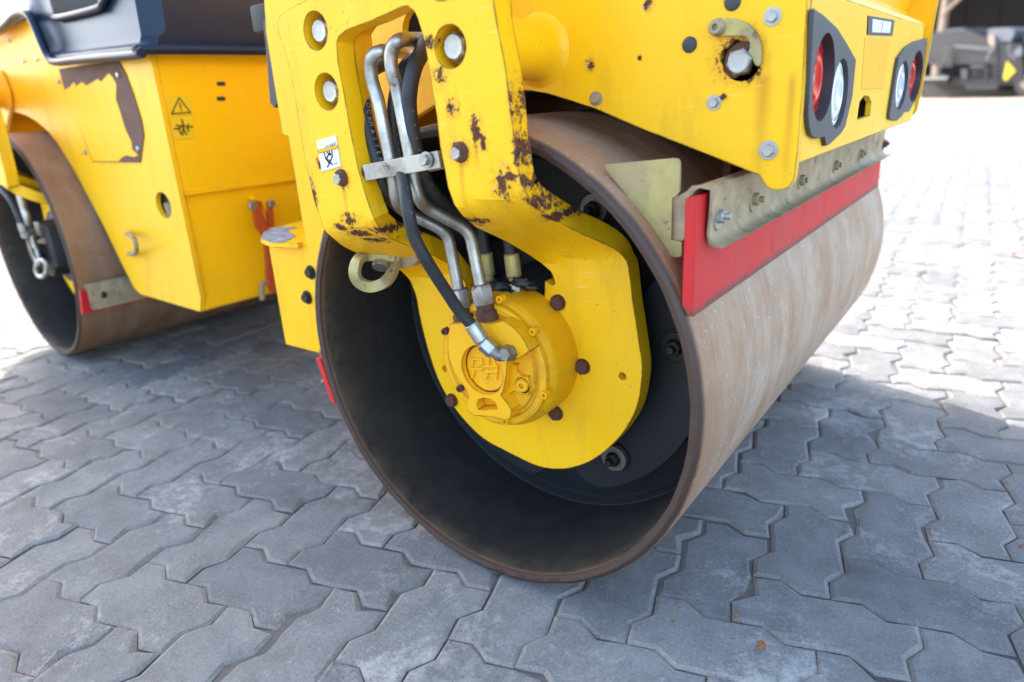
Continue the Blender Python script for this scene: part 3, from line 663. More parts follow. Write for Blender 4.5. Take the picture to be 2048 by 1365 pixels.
# pipe clamp
A, B = P(735, 345, 'y', -.05), P(885, 318, 'y', -.042); dx = (B-A).normalized(); h = Vector((0, 0, 1)); h = (h-dx*h.dot(dx)).normalized(); n = dx.cross(h)
def obox(name, a, b, up_, hh, th, mat, par):
    d = (b-a).normalized(); u = (up_-d*up_.dot(d)).normalized(); w = d.cross(u); vs = []
    for p in (a, b):
        for s, t_ in ((-1, -1), (1, -1), (1, 1), (-1, 1)): vs.append(p+u*(hh/2*s)+w*(th/2*t_))
    me = mesh(name, vs, [(0, 1, 2, 3), (4, 5, 6, 7)]+[(i, (i+1) % 4, 4+(i+1) % 4, 4+i) for i in range(4)]); return link(name, me, mat, par, I4, 30)
clamp = obox('pipe_clamp', A, B, h, .021, .014, MAT['zinc'], roller)
obox('clamp_rear_bar', A+Vector((.0, .035, -.004)), B+Vector((.02, .035, .004)), h, .024, .012, MAT['passiv'], clamp)
q = P(853, 320, 'y', -.052); bolt('clamp_bolt', q, NY, .0075, MAT['zinc2'], clamp, 1.35, .9)
lathe('clamp_eye', [(0, .001), (.005, .001), (.0075, .003), (.009, 0)], A-dx*.001, -dx, MAT['rust'], clamp, 14)
# ---------- rear unit: side plates, spacer, lock plate
rb = zoomed([(1955, -60), (1925, 500), (1892, 950), (1872, 1120), (1860, 1155), (1830, 1192), (1800, 1205), (1760, 1208), (1720, 1203), (1695, 1190), (1675, 1160), (1655, 1125), (1640, 1110), (1560, 1080), (1300, 975), (900, 820), (600, 690), (450, 640), (300, 595), (200, 577), (100, 575)], 1000, 0, 3.175)
side = xz(rb, .1)
side += [(.388*math.cos(R(a)), .35+.388*math.sin(R(a))) for a in range(96, 196, 6) if .388*math.cos(R(a)) < side[-1][0]-.02]
side += [(-.385, .262), (-.587, .263), (-.588, .476), (-.47, .489), (-.473, .68), (-.489, .684), (-.4914, .852), (-.47, .98), (.40, 1.0), (.425, .98)]
hb = P(1476, 118, 'y', .1)
rh = [(hb.x+.019*math.cos(a)*(1+.12*math.sin(5*a)), hb.z+.019*math.sin(a)*(1+.1*math.cos(7*a))) for a in [2*math.pi*i/22 for i in range(22)]]
q = P(836, 62, 'y', .1); gh = circ(q.x, q.z, .03, 24)
sp_ = slab('side_plate', side, .1, .012, MAT['body'], roller, holes=[rh, gh])
far = [(x, z) for x, z in side if not (z < .66 and x > .30)]; far = [(.412, .70), (.408, .655), (.395, .638), (.36, .634), (.28, .66)]+[p for p in far if not (p[0] > .37 and p[1] < .97)]
slab('side_plate', far, 1.0, .012, MAT['body'], roller)
slab('rust_backing', circ(hb.x, hb.z, .03, 16), .1125, .006, MAT['rust'], sp_)
lo = [(.386*math.cos(R(a)), .35+.386*math.sin(R(a))) for a in range(52, 150, 6)]
slab('gap_shade_liner', lo+[(x*1.022, .35+(z-.35)*1.022) for x, z in reversed(lo)], .26, .72, MAT['dark'], roller, smooth=40)  # added dark liner so the gap above the drum reads as black shade
slab('inner_shade_panel', [(-.46, .70), (-.46, .98), (.36, .98), (.36, .74), (.2, .74), (.0, .76), (-.2, .74)], .3, .01, MAT['dark'], roller)  # added dark sheet that closes the see-through body, for the shade inside
q = P(1482, 124, 'y', .095); bolt('lock_bolt', (q.x, .1, q.z), NY, .0142, MAT['zinc2'], sp_, 0, 1.1, spin=.2)
lathe('lock_washer', [(0, .0), (.0205, .0), (.0205, .004), (0, .004)], (q.x, .104, q.z), NY, MAT['rust'], sp_, 20)
hk = zoomed([(330, 440), (345, 380), (400, 325), (480, 300), (600, 288), (720, 300), (830, 340), (930, 400), (1010, 480), (1080, 590), (1115, 700), (1125, 830), (1120, 960), (1100, 1030), (1060, 1050), (1020, 1010), (960, 900), (910, 830), (945, 760), (945, 680), (920, 610), (860, 570), (700, 565), (500, 570), (420, 560), (360, 510)], 1380, 0, 7.877)
hook = slab('lock_hook', xz(hk, .092), .092, .007, MAT['passiv'], roller)
q = P(1434, 55, 'y', .09); lathe('hook_screw', [(0, .004), (.0032, .004), (.0034, .0085), (.0068, .0085), (.0084, .006), (.0088, 0), (.0098, -.003)], (q.x, .091, q.z), NY, MAT['bracket'], hook, 18)
for a, b, r in ((1379, 90, .009), (1465, 4, .0095)):
    q = P(a, b, 'y', .1); lathe('plug_cap', [(0, .0035), (r*.6, .0032), (r*.92, .002), (r, 0)], q, NY, MAT['cap'], sp_, 24)
for a, b, r, w, s in ((1545, 34, .006, 1.6, 0), (1192, 198, .0062, 1.45, 0), (1428, 206, .0057, 1.55, 0), (1537, 301, .0072, 1.5, 0)):
    q = P(a, b, 'y', .1); bolt('plate_bolt', q, NY, r, MAT['zinc2'] if a != 1192 else MAT['bracket'], sp_, w, .75)
q = P(1447, 194, 'y', .0995); obox('cable_end', P(1442, 198, 'y', .098), P(1450, 190, 'y', .098), Vector((0, 1, 0)), .003, .005, MAT['ink'], sp_)
c = P(1078, 102, 'y', .1)
lathe('yoke_spacer', [(.036, .128), (.036, .03), (.037, .014), (.040, .006), (.046, .0), (.050, -.004)], (c.x, .1, c.z), NY, MAT['body'], roller, 40, 50)
# rear face with the lamps
XR = .405
key = yz([(1714, 240), (1719, 205), (1728, 192), (1737, 193), (1743, 205), (1740, 232), (1728, 236)], XR)
def ell(c, r): return [(c.y+r[0]*math.cos(a), c.z+r[1]*math.sin(a)) for a in [2*math.pi*i/36 for i in range(36)]]
LC = [((1638, 157), (.048, .047)), ((1670.5, 189), (.043, .041)), ((1826, 154), (.080, .047)), ((1797, 172), (.062, .041))]
LH = [ell(P(*c, 'x', XR), (r[0]*1.03, r[1]*1.03)) for c, r in LC]
LH = [[p for p in h] for h in LH]
rp_ = slab('rear_panel', [(.113, .640), (.96, .640), (.985, .66), (.975, .80), (.965, .815), (.113, .815)], XR-.008, .008, MAT['lamp_panel'], roller, 'x', holes=[key]+LH)
prof = [(.405, .8155), (.400, .824), (.375, .832), (.368, .846), (.376, .868), (.396, .884), (.404, .91), (.404, .985), (.39, 1.0), (.36, 1.0), (.36, .79), (.396, .79)]
slab('rear_fold', prof, .113, .886, MAT['body'], roller)
slab('lamp_backing', [(.113, .63), (.98, .63), (.98, .81), (.113, .81)], .365, .006, MAT['dark'], rp_, 'x')
lab = yz([(1735, 32), (1787, 41), (1783, 72), (1733, 70)], XR)
lb = slab('rating_label', lab, XR, .0015, MAT['housing'], rp_, 'x')
slab('faded_patch', yz([(1729, 74), (1780, 78), (1766, 178), (1722, 180)], XR), XR-.0002, .0006, MAT['patch'], rp_, 'x')
bm_ = [(lab[i][0]*.86+lab[(i+2) % 4][0]*.14, lab[i][1]*.86+lab[(i+2) % 4][1]*.14) for i in range(4)]
slab('label_face', bm_, XR+.0013, .0006, MAT['white'], lb, 'x')
ly = [sum(p[i] for p in lab)/4 for i in (0, 1)]
me = text_mesh('1', .026); me.transform(Matrix(((0, 0, 1, XR+.0022), (1, 0, 0, ly[0]), (0, 1, 0, ly[1]), (0, 0, 0, 1)))); link('label_print', me, MAT['ink'], lb)
def lamp(px, c1, r1, c2, r2, near):
    o = yz(px, XR); l1, l2 = P(*c1, 'x', XR), P(*c2, 'x', XR)
    h1, h2 = ell(l1, r1), ell(l2, r2)
    L = slab('lamp_cluster', o, XR+.0005, .005, MAT['housing'], roller, 'x', holes=[h1, h2])
    for nm, c, r, dp, m in (('tail_lens', l1, r1, -.007, MAT['redlens']), ('reversing_lens', l2, r2, -.0005, MAT['clearlens'])):
        s = [(c.y+(r[0]*.98)*math.cos(a)*k, c.z+(r[1]*.98)*math.sin(a)*k) for k in (1,) for a in [2*math.pi*i/36 for i in range(36)]]
        vs = [(XR+dp, *p) for p in s]; n = len(s)
        for k, hh in ((.75, .003), (.4, .005)): vs += [(XR+dp+hh, c.y+r[0]*.98*k*math.cos(2*math.pi*i/n), c.z+r[1]*.98*k*math.sin(2*math.pi*i/n)) for i in range(n)]
        fs = [(k*n+i, k*n+(i+1) % n, (k+1)*n+(i+1) % n, (k+1)*n+i) for k in (0, 1) for i in range(n)]+[tuple(2*n+i for i in range(n))]
        link(nm, mesh(nm, vs, fs), m, L, I4, 60)
        ws = [(XR+.0056, *p) for p in ell(c, (r[0]*.999, r[1]*.999))]+[(XR+dp-.012, *p) for p in ell(c, (r[0]*.97, r[1]*.97))]
        link('lamp_well', mesh('w', ws, [(i, (i+1) % 36, 36+(i+1) % 36, 36+i) for i in range(36)]), MAT['cap'], L, I4, 60)
    q = P(c1[0]-17, c1[1]+3, 'x', XR); lathe('lens_screw', [(0, .006), (.006, .005), (.007, 0)], (XR-.0045, l1.y-r1[0]*.55, l1.z), (1, 0, 0), MAT['zinc2'], L, 12)
z8 = lambda L: zoomed(L, 1580, 0, 4.137)
lamp(z8([(152, 78), (230, 130), (350, 240), (440, 380), (508, 500), (480, 800), (420, 1050), (390, 1100), (290, 1195), (262, 1208), (247, 1132), (180, 1150), (135, 1120), (118, 1060), (108, 950), (125, 600)]), (1638, 157), (.048, .047), (1670.5, 189), (.043, .041), 1)
lamp(z8([(1108, 320), (1000, 352), (930, 400), (870, 485), (850, 600), (795, 960), (802, 990), (860, 1000), (900, 960), (915, 932), (960, 925), (1020, 820), (1065, 640), (1108, 420)]), (1826, 154), (.080, .047), (1797, 172), (.062, .041), 0)
# ---------- scraper at the back of the rear drum
bp = xz([(1371, 398), (1392, 396), (1386, 634), (1375, 632), (1364, 610)], .004)
blade = slab('scraper_blade', bp, .004, 1.14, MAT['redbar'], roller)
bprof = xz([(1379, 392), (1384, 377), (1396, 370), (1408, 374), (1414, 388), (1411, 430), (1407, 468), (1412, 483), (1424, 490), (1441, 491)], .03); bprof = [(x+(.007 if i > 2 else .002), z) for i, (x, z) in enumerate(bprof)]
sheet = bprof+[(x-.0035 if i > 3 else x, z-.0035 if i < 5 or i > 6 else z) for i, (x, z) in reversed(list(enumerate(bprof)))]
brk = slab('scraper_bracket', sheet, .03, 1.075, MAT['bracket'], roller, smooth=50)
for a, b, m, w in ((1438, 433, 'zinc2', 1.9), (1508, 399, 'bracket', 1.9), (1601, 361, 'bracket', 1.6), (1670, 331, 'bracket', 1.6), (1721, 308, 'bracket', 1.6), (1768, 288, 'rust', 1.6)):
    q = P(a, b, 'x', bprof[5][0]); bolt('bracket_bolt', (bprof[5][0]-.001, q.y, q.z), (1, 0, .04), .0082, MAT[m], brk, w, .85, .8 if a < 1600 else .5)
tri = zoomed([(680, 600), (1230, 550), (1268, 556), (1283, 590), (1280, 820), (1252, 858), (1222, 872), (1215, 1205), (1300, 1225), (1298, 1330), (1280, 1345), (1212, 1345), (1180, 1315), (1050, 1090), (920, 930), (800, 780), (690, 640)], 1040, 180, 4.016)
guard = slab('edge_guard', xz(tri, .03), .03, .004, MAT['passiv'], roller)
slab('scraper_arm', xz([(1344, 397), (1352, 394), (1372, 384), (1384, 372), (1400, 372), (1378, 395), (1372, 470), (1366, 482), (1344, 482)], .034), .034, .006, MAT['bracket'], brk)
q = P(1453, 342, 'y', .2); box('bracket_hanger', (q.x-.006, .2, q.z-.03), (q.x+.006, .26, q.z+.03), MAT['rust'], brk)
def small_scraper(M, sx, bx, bz):
    o = [(bx[0], bz[0]), (bx[0]+sx*.012, bz[0]), (bx[1]+sx*.012, bz[1]), (bx[1], bz[1])]
    bl = slab('scraper_blade', o, .004, 1.14, MAT['red'], roller, M=M)
    c = [(bx[0]-sx*.004, bz[0]-.03), (bx[0]-sx*.004, bz[0]+.006), (bx[0]+sx*.008, bz[0]+.012), (bx[0]+sx*.018, bz[0]+.006), (bx[0]+sx*.014, bz[0]-.05), (bx[0]+sx*.03, bz[0]-.058),
         (bx[0]+sx*.03, bz[0]-.054), (bx[0]+sx*.018, bz[0]-.046), (bx[0]+sx*.021, bz[0]+.008), (bx[0]+sx*.008, bz[0]+.016), (bx[0]-sx*.007, bz[0]+.008), (bx[0]-sx*.007, bz[0]-.03)]
    b = slab('scraper_bracket', c, .02, 1.08, MAT['bracket'], roller, M=M)
    for y in (.06, .2, .4, .6, .8, 1.0): bolt('bracket_bolt', (bx[0]+sx*.018, y, bz[0]-.02), (sx, 0, 0), .008, MAT['blackbolt'], b, 1.6, .8, M=M)
small_scraper(I4, -1, (-.352, -.328), (.305, .225)); small_scraper(FM, 1, (.352, .322), (.265, .192))
# ---------- step, worn box corner and articulation lock
sp3 = [P(a, b, 'z', .487) for a, b in ((521, 477), (526, 466), (540, 458), (604, 441), (612, 455), (618, 478), (596, 487), (540, 485))]
stp = slab('step_plate', [(q.x, q.y) for q in sp3], .477, .010, MAT['panel'], roller, 'z')
pt = [P(a, b, 'z', .488) for a, b in ((522, 477), (527, 466), (540, 459), (560, 454), (594, 455), (572, 461), (592, 472), (570, 484), (545, 485))]
slab('worn_grip_paint', [(q.x, q.y) for q in pt], .4872, .0012, MAT['flake'], stp, 'z')
box('front_bulkhead', (-.468, .112, .49), (-.458, .998, .97), MAT['clean'], roller); box('box_front', (-.588, .112, .27), (-.578, .998, .476), MAT['clean'], roller)
box('belly_plate', (-.578, .112, .263), (-.40, .998, .271), MAT['clean'], roller)
for a, b in ((622, 545), (615, 595)): bolt('box_bolt', P(a, b, 'y', .1), NY, .010, MAT['blackbolt'], sp_, 1.4, .8)
box('articulation_joint', (-1.02, .50, .36), (-.57, .70, .50), MAT['dark'], roller, .02)
lathe('steering_pivot', [(.07, -.16), (.07, .16), (.05, .2)], (-.78, .6, .45), (0, 0, 1), MAT['dark'], roller, 24)
tube('steering_cylinder', [(-1.0, .85, .45), (-.58, .9, .46)], .03, MAT['dark'], roller, 14, 2)
# ---------- front unit
def pf(L, y): return xz(L, y, PF)
arch = zoomed([(-120, 690), (60, 700), (170, 735), (230, 770), (300, 830), (370, 920), (470, 1080), (560, 1250)], 0, 0, 3.175)+[(206.6, 450), (241, 522), (268.6, 577), (281, 589)]
fp = pf(arch, .1)
fside = [(-.42, .60), (-.37, .66)]+[p for p in fp if p[0] > -.3]+[(.886, .262), (.906, .30), (.906, .87), (.36, .885), (.27, 1.0), (-.1, .985), (-.42, .90)]
OH = PF(327, 411, 'y', .1); orx = (PF(341, 411, 'y', .1).x-PF(313, 411, 'y', .1).x)/2; orz = (PF(327, 386, 'y', .1).z-PF(327, 437, 'y', .1).z)/2
fsp = slab('side_plate', fside, .1, .012, MAT['panel'], roller, M=FM, holes=[circ(OH.x, OH.z, orx, 28, orz)]); slab('side_plate', fside, 1.088, .012, MAT['panel'], roller, M=FM)
bx = slab('rear_box_panel', [(.1125, .552), (1.087, .552), (1.087, .885), (.1125, .885)], .896, .010, MAT['clean'], roller, 'x', M=FM)
slab('lower_box_panel', [(.1125, .268), (1.087, .268), (1.087, .5515), (.1125, .5515)], .888, .010, MAT['clean'], roller, 'x', M=FM)
slab('panel_lip', [(.886, .5465), (.9085, .5465), (.9085, .555), (.886, .555)], .113, .974, MAT['clean'], bx, M=FM)
slab('belly_plate', [(.54, .1125), (.888, .1125), (.888, 1.087), (.54, 1.087)], .262, .008, MAT['clean'], roller, 'z', M=FM)
slab('front_bumper', [(-.42, .60), (-.41, .60), (-.41, .905), (-.42, .905)], .1125, .975, MAT['panel'], roller, M=FM)
slab('deck', [(-.409, .893), (-.1, .975), (.26, .985), (.26, .97), (-.1, .96), (-.409, .88)], .1125, .975, MAT['dark'], roller, M=FM)
FXR = .9065
for a, b in ((442, 168), (442, 198)):
    q = PF(a, b, 'x', FXR); slab('vent_slot', rrect(q.y-.011, q.z-.0045, q.y+.011, q.z+.0045, .0044), FXR, .001, MAT['ink'], bx, 'x', M=FM)
w4 = [PF(a, b, 'x', FXR) for a, b in ((335, 193), (379, 190), (385, 230), (340, 233))]; v4 = [PF(a, b, 'x', FXR) for a, b in ((342, 236), (384, 233), (389, 277), (348, 281))]
def bil(c, u, w): q = c[0]*(1-u)*(1-w)+c[1]*u*(1-w)+c[2]*u*w+c[3]*(1-u)*w; return (q.y, q.z)
for c, L, nm in ((w4, [[(.5, .12), (.92, .88), (.08, .88), (.5, .12)], [(.5, .38), (.51, .62)], [(.515, .72), (.517, .76)]], 'warning_sticker'),
             (v4, [[(.48, .12), (.52, .35), (.5, .5)], [(.2, .35), (.38, .42), (.3, .55), (.36, .75)], [(.38, .4), (.62, .4)], [(.78, .34), (.68, .5), (.76, .65)], [(.5, .5), (.42, .8)], [(.52, .5), (.62, .8)], [(.08, .5), (.28, .5)], [(.74, .48), (.96, .46)]], 'crush_hazard_sticker')):
    s = slab(nm, [(q.y, q.z) for q in c], FXR-.0005, .0012, MAT['yellow_sticker'], bx, 'x', M=FM)
    v, f = [], []
    for k in L: stroke([bil(c, *p) for p in k], .0035 if nm == 'warning_sticker' else .0042, v, f)
    v2, f2 = stroke([bil(c, *p) for p in ((.02, .02), (.98, .02), (.98, .98), (.02, .98), (.02, .02))], .0012)
    link('symbol', mesh('symbol', [(FXR+.0011, a.x, a.y) for a in v], f), MAT['faded_ink'], s, FM)
# cover plate with its paint peeling off
cv = pf(zoomed([(372, 440), (750, 385), (800, 480), (845, 600), (895, 760), (912, 860), (890, 1035), (590, 1030), (500, 800), (410, 570)], 0, 0, 3.175), .0975)
cp = slab('cover_plate', cv, .0975, .003, MAT['rustplate'], roller, M=FM)
pl = pf(zoomed([(405, 575), (440, 555), (470, 520), (480, 548), (520, 520), (545, 545), (590, 520), (620, 500), (640, 520), (690, 465), (715, 490), (740, 540), (735, 630), (760, 700), (780, 770), (800, 830), (835, 900), (840, 950), (880, 990), (850, 1000), (800, 990), (770, 1005), (755, 1028), (592, 1027), (500, 795)], 0, 0, 3.175), .0966)
slab('peeling_paint', pl, .0966, .0012, MAT['clean'], cp, M=FM)
for a, b in ((372, 520), (750, 478), (540, 968), (878, 945), (60, 260), (148, 390), (232, 380)):
    q = PF(a/3.175, b/3.175, 'y', .097); lathe('screw', [(0, .004), (.006, .003), (.007, 0)], q, NY, MAT['zinc2'], cp, 10, M=FM)
slab('hole_backing', circ(OH.x, OH.z, .06, 20), .118, .004, MAT['ink'], fsp, M=FM); q = OH
tube('pin', [(q.x+.012, .112, q.z-.03), (q.x+.012, .108, q.z+.006)], .012, MAT['bracket'], fsp, 10, 2, FM)
tube('door_handle', [PF(a, b, 'y', yy) for a, b, yy in ((254, 468, .095), (260, 470, .07), (269, 480, .06), (273, 495, .06), (270, 507, .075), (258, 508, .095))], .006, MAT['bracket'], fsp, 10, 5, FM)
# red articulation lock on the back of the front box
def pfx(L, x): return yz(zoomed(L, 480, 380, 5.689), x, PF)
lk = slab('articulation_lock', pfx([(115, 180), (130, 140), (165, 120), (205, 135), (220, 225), (240, 300), (330, 500), (330, 560), (345, 700), (365, 950), (385, 1150), (330, 1160), (285, 1010), (270, 700), (245, 540), (160, 410), (135, 260)], .93), .93, .014, MAT['lock'], roller, 'x', M=FM)
slab('lock_arm', pfx([(285, 125), (330, 130), (345, 250), (360, 420), (310, 420), (290, 260)], .93), .93, .014, MAT['lock'], lk, 'x', M=FM)
q = PF(503, 412, 'x', .95); bolt('lock_pin', q, (1, 0, 0), .012, MAT['zinc2'], lk, 0, 1.0, M=FM)
q = PF(541, 408, 'x', .95); bolt('lock_pin', q, (1, 0, 0), .010, MAT['zinc2'], lk, 0, 1.0, M=FM)
slab('lock_lug', pfx([(110, 60), (170, 85), (280, 95), (285, 240), (240, 240), (190, 130), (110, 110)], .915), .906, .03, MAT['clean'], lk, 'x', M=FM)
tube('lock_clip', [PF(a, b, 'x', .93) for a, b in ((534, 565), (524, 570), (525, 600))], .007, MAT['bracket'], lk, 10, 4, FM)
# hood
def lerp_tab(x, T):
    for (a, b), (c, d) in zip(T[:-1], T[1:]):
        if x <= c: return b+(d-b)*max(0, (x-a))/(c-a)
    return T[-1][1]
zb = [(-.14, .985), (.275, .992), (.30, .975), (.345, .905), (.37, .882), (.40, .872), (.93, .853)]; zt = [(-.14, .995), (0, 1.055), (.3, 1.19), (.6, 1.27), (.93, 1.31)]
stn = [-.14, -.05, .05, .15, .23, .265, .285, .305, .325, .345, .36, .38, .42, .5, .6, .7, .8, .86, .895, .915, .928, .934]
hv = []; hf = []
for x in stn:
    i_ = 0 if x < .9 else (x-.895)*1.0; b, t = lerp_tab(x, zb), lerp_tab(x, zt); H = t-b
    s = [(.075+i_, b), (.07+i_, b+.006), (.072+i_, b+.016), (.088+i_, b+.024), (.094+i_, b+.04 if H > .06 else b+H*.5), (.10+i_, b+H*.45+.02), (.115+i_, max(t-.06, b+H*.6)), (.14+i_, max(t-.022, b+H*.8)), (.19+i_, t-.004), (.30, t)]
    s = s+[(1.2-y, z) for y, z in reversed(s)]
    if x == stn[-1]: s = [(y, b+.02+(z-b)*.95) for y, z in s]
    hv += [(x, y, z) for y, z in s]
ns = 20
for i in range(len(stn)-1):
    for j in range(ns-1): hf.append((i*ns+j, i*ns+j+1, (i+1)*ns+j+1, (i+1)*ns+j))
hf += [tuple(range(ns)), tuple((len(stn)-1)*ns+j for j in range(ns))]
hood = link('engine_hood', mesh('engine_hood', hv, hf), MAT['hood'], roller, FM, 40)
lip = [PF(a, b, 'y', .066) for a, b in ((-60, 92), (0, 58), (30, 30), (52, 26), (66, 44), (86, 92), (98, 116), (112, 124), (150, 120), (220, 114), (280, 108))]+[Vector((.925, .068, .862)), Vector((.94, .085, .861)), Vector((.944, .3, .861)), Vector((.944, .7, .861)), Vector((.944, 1.1, .861))]
tube('hood_rim', lip, .0105, MAT['hood'], hood, 12, 6, FM)
gr = pf([(96, -30), (212, -30), (209, 8), (196, 18), (125, 36), (113, 34)], .093)
g = slab('grille', gr, .088, .008, MAT['ink'], hood, M=FM)
gx0, gx1 = min(p[0] for p in gr), max(p[0] for p in gr); gz0, gz1 = min(p[1] for p in gr), max(p[1] for p in gr); bars = []
x = gx0-.1
while x < gx1:
    a, b = Vector((x, gz0)), Vector((x+.12, gz1)); 
    pts = [a.lerp(b, k/24) for k in range(25)]; run = [p_ for p_ in pts if inside(p_, gr)]
    for sgn in (0, 1):
        if len(run) > 1: bars.append(tube_mesh('b', [(run[0].x, .087, run[0].y), (run[-1].x, .087, run[-1].y)], .0016, 5, 0))
        pts = [Vector((gx0+gx1-p_.x, p_.y)) for p_ in pts]; run = [p_ for p_ in pts if inside(p_, gr)]
    x += .011
link('grille_mesh', join_mesh('grille_mesh', bars), MAT['cap'], g, FM)
tube('grille_frame', [(x, .088, z) for x, z in gr], .009, MAT['hood'], hood, 8, 3, FM)
slab('seal_strip', xz([(526, 40), (538, 45), (546, 120), (555, 205), (549, 216), (540, 206), (534, 120)], .104), .104, .012, MAT['cap'], roller)
# inside of the front drum
yk2 = link('yoke_plate', yoke.data.copy(), MAT['panel'], roller, FM @ Matrix.Scale(-1, 4, (1, 0, 0)))
yk2.data.materials[0] = MAT['panel']
q = PF(12, 183, 'y', .1); lathe('yoke_spacer', [(.05, .17), (.05, .03), (.054, .018), (.064, .004)], (q.x, .1, q.z), NY, MAT['panel'], roller, 32, 50, M=FM)
m2 = lathe('vibration_motor', [(.115, -.002), (.115, .03), (.09, .034), (.088, .08), (.075, .088), (.05, .088), (.05, .11), (0, .11)], (.0, .12, .345), NY, MAT['web'], roller, 40, M=FM)
box('valve_block', (.04, .03, .30), (.13, .11, .43), MAT['dark'], m2, .008, FM)
for L, r, m in (([(-20, 362, .0), (12, 366, .0), (30, 371, .0), (38, 384, .0), (46, 410, .0), (56, 440, .0), (60, 452, .01)], .011, 'zinc'), ([(56, 446, .01), (66, 476, .01)], .013, 'bracket'), ([(62, 470, 0), (70, 496, .0)], .007, 'zinc'),
                ([(44, 446, -.01), (48, 462, -.01)], .013, 'zinc'), ([(52, 464, -.01), (54, 474, -.01)], .015, 'zinc'), ([(55, 476, -.01), (68, 512, .0), (78, 532, .0)], .005, 'zinc'), ([(60, 486, .02), (92, 482, .03)], .009, 'bracket'), ([(72, 490, .01), (82, 528, .0)], .006, 'zinc')):
    tube('hydraulic_pipe', [PF(a, b, 'y', y) for a, b, y in L], r, MAT[m], roller, 12, 5, FM)
tube('hydraulic_hose', [PF(a, b, 'y', y) for a, b, y in ((-20, 362, -.01), (0, 376, -.01), (22, 400, -.01), (36, 428, -.01), (43, 446, -.01))], .010, MAT['hose'], roller, 12, 5, FM)
eye = [PF(83+11*math.sin(a), 537-17*math.cos(a), 'y', .0) for a in [2*math.pi*i/12 for i in range(13)]]
tube('lashing_eye', eye, .007, MAT['zinc'], roller, 10, 3, FM)
# ---------- upper works (above the frame; they throw the machine's shadow)
box('rear_hood', (-.45, .13, 1.0), (.37, 1.07, 1.16), MAT['body'], roller, .04)
box('operator_floor', (-.535, .105, .855), (-.47, .99, .90), MAT['dark'], roller, .006)
box('seat_base', (-.30, .38, 1.16), (.06, .82, 1.24), MAT['seat'], roller, .02)
box('seat_cushion', (-.32, .36, 1.24), (.08, .84, 1.34), MAT['seat'], roller, .035)
box('seat_back', (.06, .38, 1.32), (.16, .82, 1.78), MAT['seat'], roller, .04)
tube('steering_column', [(-.95, .6, .9), (-.72, .6, 1.28)], .03, MAT['dark'], roller, 12, 2)
wh = [Vector((-.70, .6, 1.30))+Vector((.06*math.sin(a)*1.0, .18*math.cos(a), .17*math.sin(a))) for a in [2*math.pi*i/24 for i in range(25)]]
tube('steering_wheel', wh, .014, MAT['seat'], roller, 10, 2)
tube('roll_bar', [(.24, .16, 1.1), (.24, .16, 1.6), (.24, .16, 2.12), (.24, .22, 2.2), (.24, .6, 2.22), (.24, .98, 2.2), (.24, 1.04, 2.12), (.24, 1.04, 1.6), (.24, 1.04, 1.1)], .035, MAT['cap'], roller, 14, 5)

# ================================================================ beyond the roller
BO = P(1950, 217, 'z', 0); bxv = Vector((.823, -.568, 0)); byv = Vector((.568, .823, 0))
BM = Matrix(((bxv.x, byv.x, 0, BO.x), (bxv.y, byv.y, 0, BO.y), (0, 0, 1, 0), (0, 0, 0, 1))); BMI = BM.inverted()
def PB(px, py, off):
    o = BMI @ CAM; d = BMI.to_3x3() @ ray(px, py); return o + d*((off-o.y)/d.y)
c5 = lambda L: zoomed(L, 1780, 0, 6.205)
def pb(L, off): return [(q.x, q.z) for q in (PB(a, b, off) for a, b in c5(L))]
MAT['kerb'] = plain('kerb_concrete', (.42, .36, .30), .9, 0, .2, 5); MAT['dirt'] = rusty('tan_dirt', (.30, .22, .16), (.42, .33, .25), .95, 0, 3, .01)
MAT['navy'] = plain('blue_grey_steel', (.006, .010, .019), .45, .0, .3, 3); MAT['shed'] = plain('dark_brown_boards', (.009, .006, .005), .9, 0, .4, 1.2); MAT['tan'] = plain('tan_post_paint', (.40, .30, .23), .8, 0, .2, 4)
MAT['steel'] = zinc('pale_steel', (.16, .18, .21), (.09, .10, .12), 0, .4, .4)
kb = slab('kerb', [(0, 0), (.16, 0), (.16, .12), (0, .12)], -9, 24, MAT['kerb'], None, 'x', M=BM); kb['kind'] = 'structure'
dy = link('yard', mesh('yard', [(-9, .16, .105), (15, .16, .105), (15, 14, .105), (-9, 14, .105)], [(0, 1, 2, 3)]), MAT['dirt'], None, BM); dy['kind'] = 'structure'
OFF = 2.6
mach = bpy.data.objects.new('parked_machine', None); C.objects.link(mach); ml = BM @ PB(1950, 192, OFF); ml.z = .105; mach.location = ml; WMX[mach.name] = Matrix.Translation(ml)
tag(mach, 'dark blue-grey machine with a yellow triangle parked beyond the kerb', 'machine')
def bs(name, L, off, th, mat, par=mach): return slab(name, pb(L, off), off, th, mat, par, M=BM)
bs('cover', [(440, 440), (560, 412), (940, 374), (1200, 468), (1280, 590), (1290, 790), (800, 800), (440, 800)], OFF, 1.0, MAT['navy'])
bs('control_box', [(1290, 545), (1640, 545), (1660, 1010), (1290, 1010)], OFF-.12, 1.0, MAT['navy'])
bs('cap_plate', [(1205, 365), (1300, 350), (1500, 352), (1550, 390), (1535, 430), (1500, 520), (1310, 525), (1230, 440)], OFF-.05, .6, MAT['steel'])
bs('frame_beam', [(400, 985), (2600, 1000), (2600, 1062), (400, 1058)], OFF-.05, .9, MAT['navy'])
bs('rear_frame', [(1000, 800), (2600, 800), (2600, 1000), (1000, 1000)], OFF+.3, .5, MAT['navy'])
bs('foot_plate', [(930, 1066), (1340, 1070), (1335, 1112), (935, 1110)], OFF-.3, .6, MAT['navy'])
bs('light_box', [(1530, 640), (1600, 590), (1640, 600), (1635, 690), (1600, 705), (1530, 690)], OFF-.2, .08, MAT['steel'])
bs('warning_triangle', [(1450, 760), (1560, 880), (1430, 1012), (1405, 965)], OFF-.135, .01, MAT['yellow_sticker'])
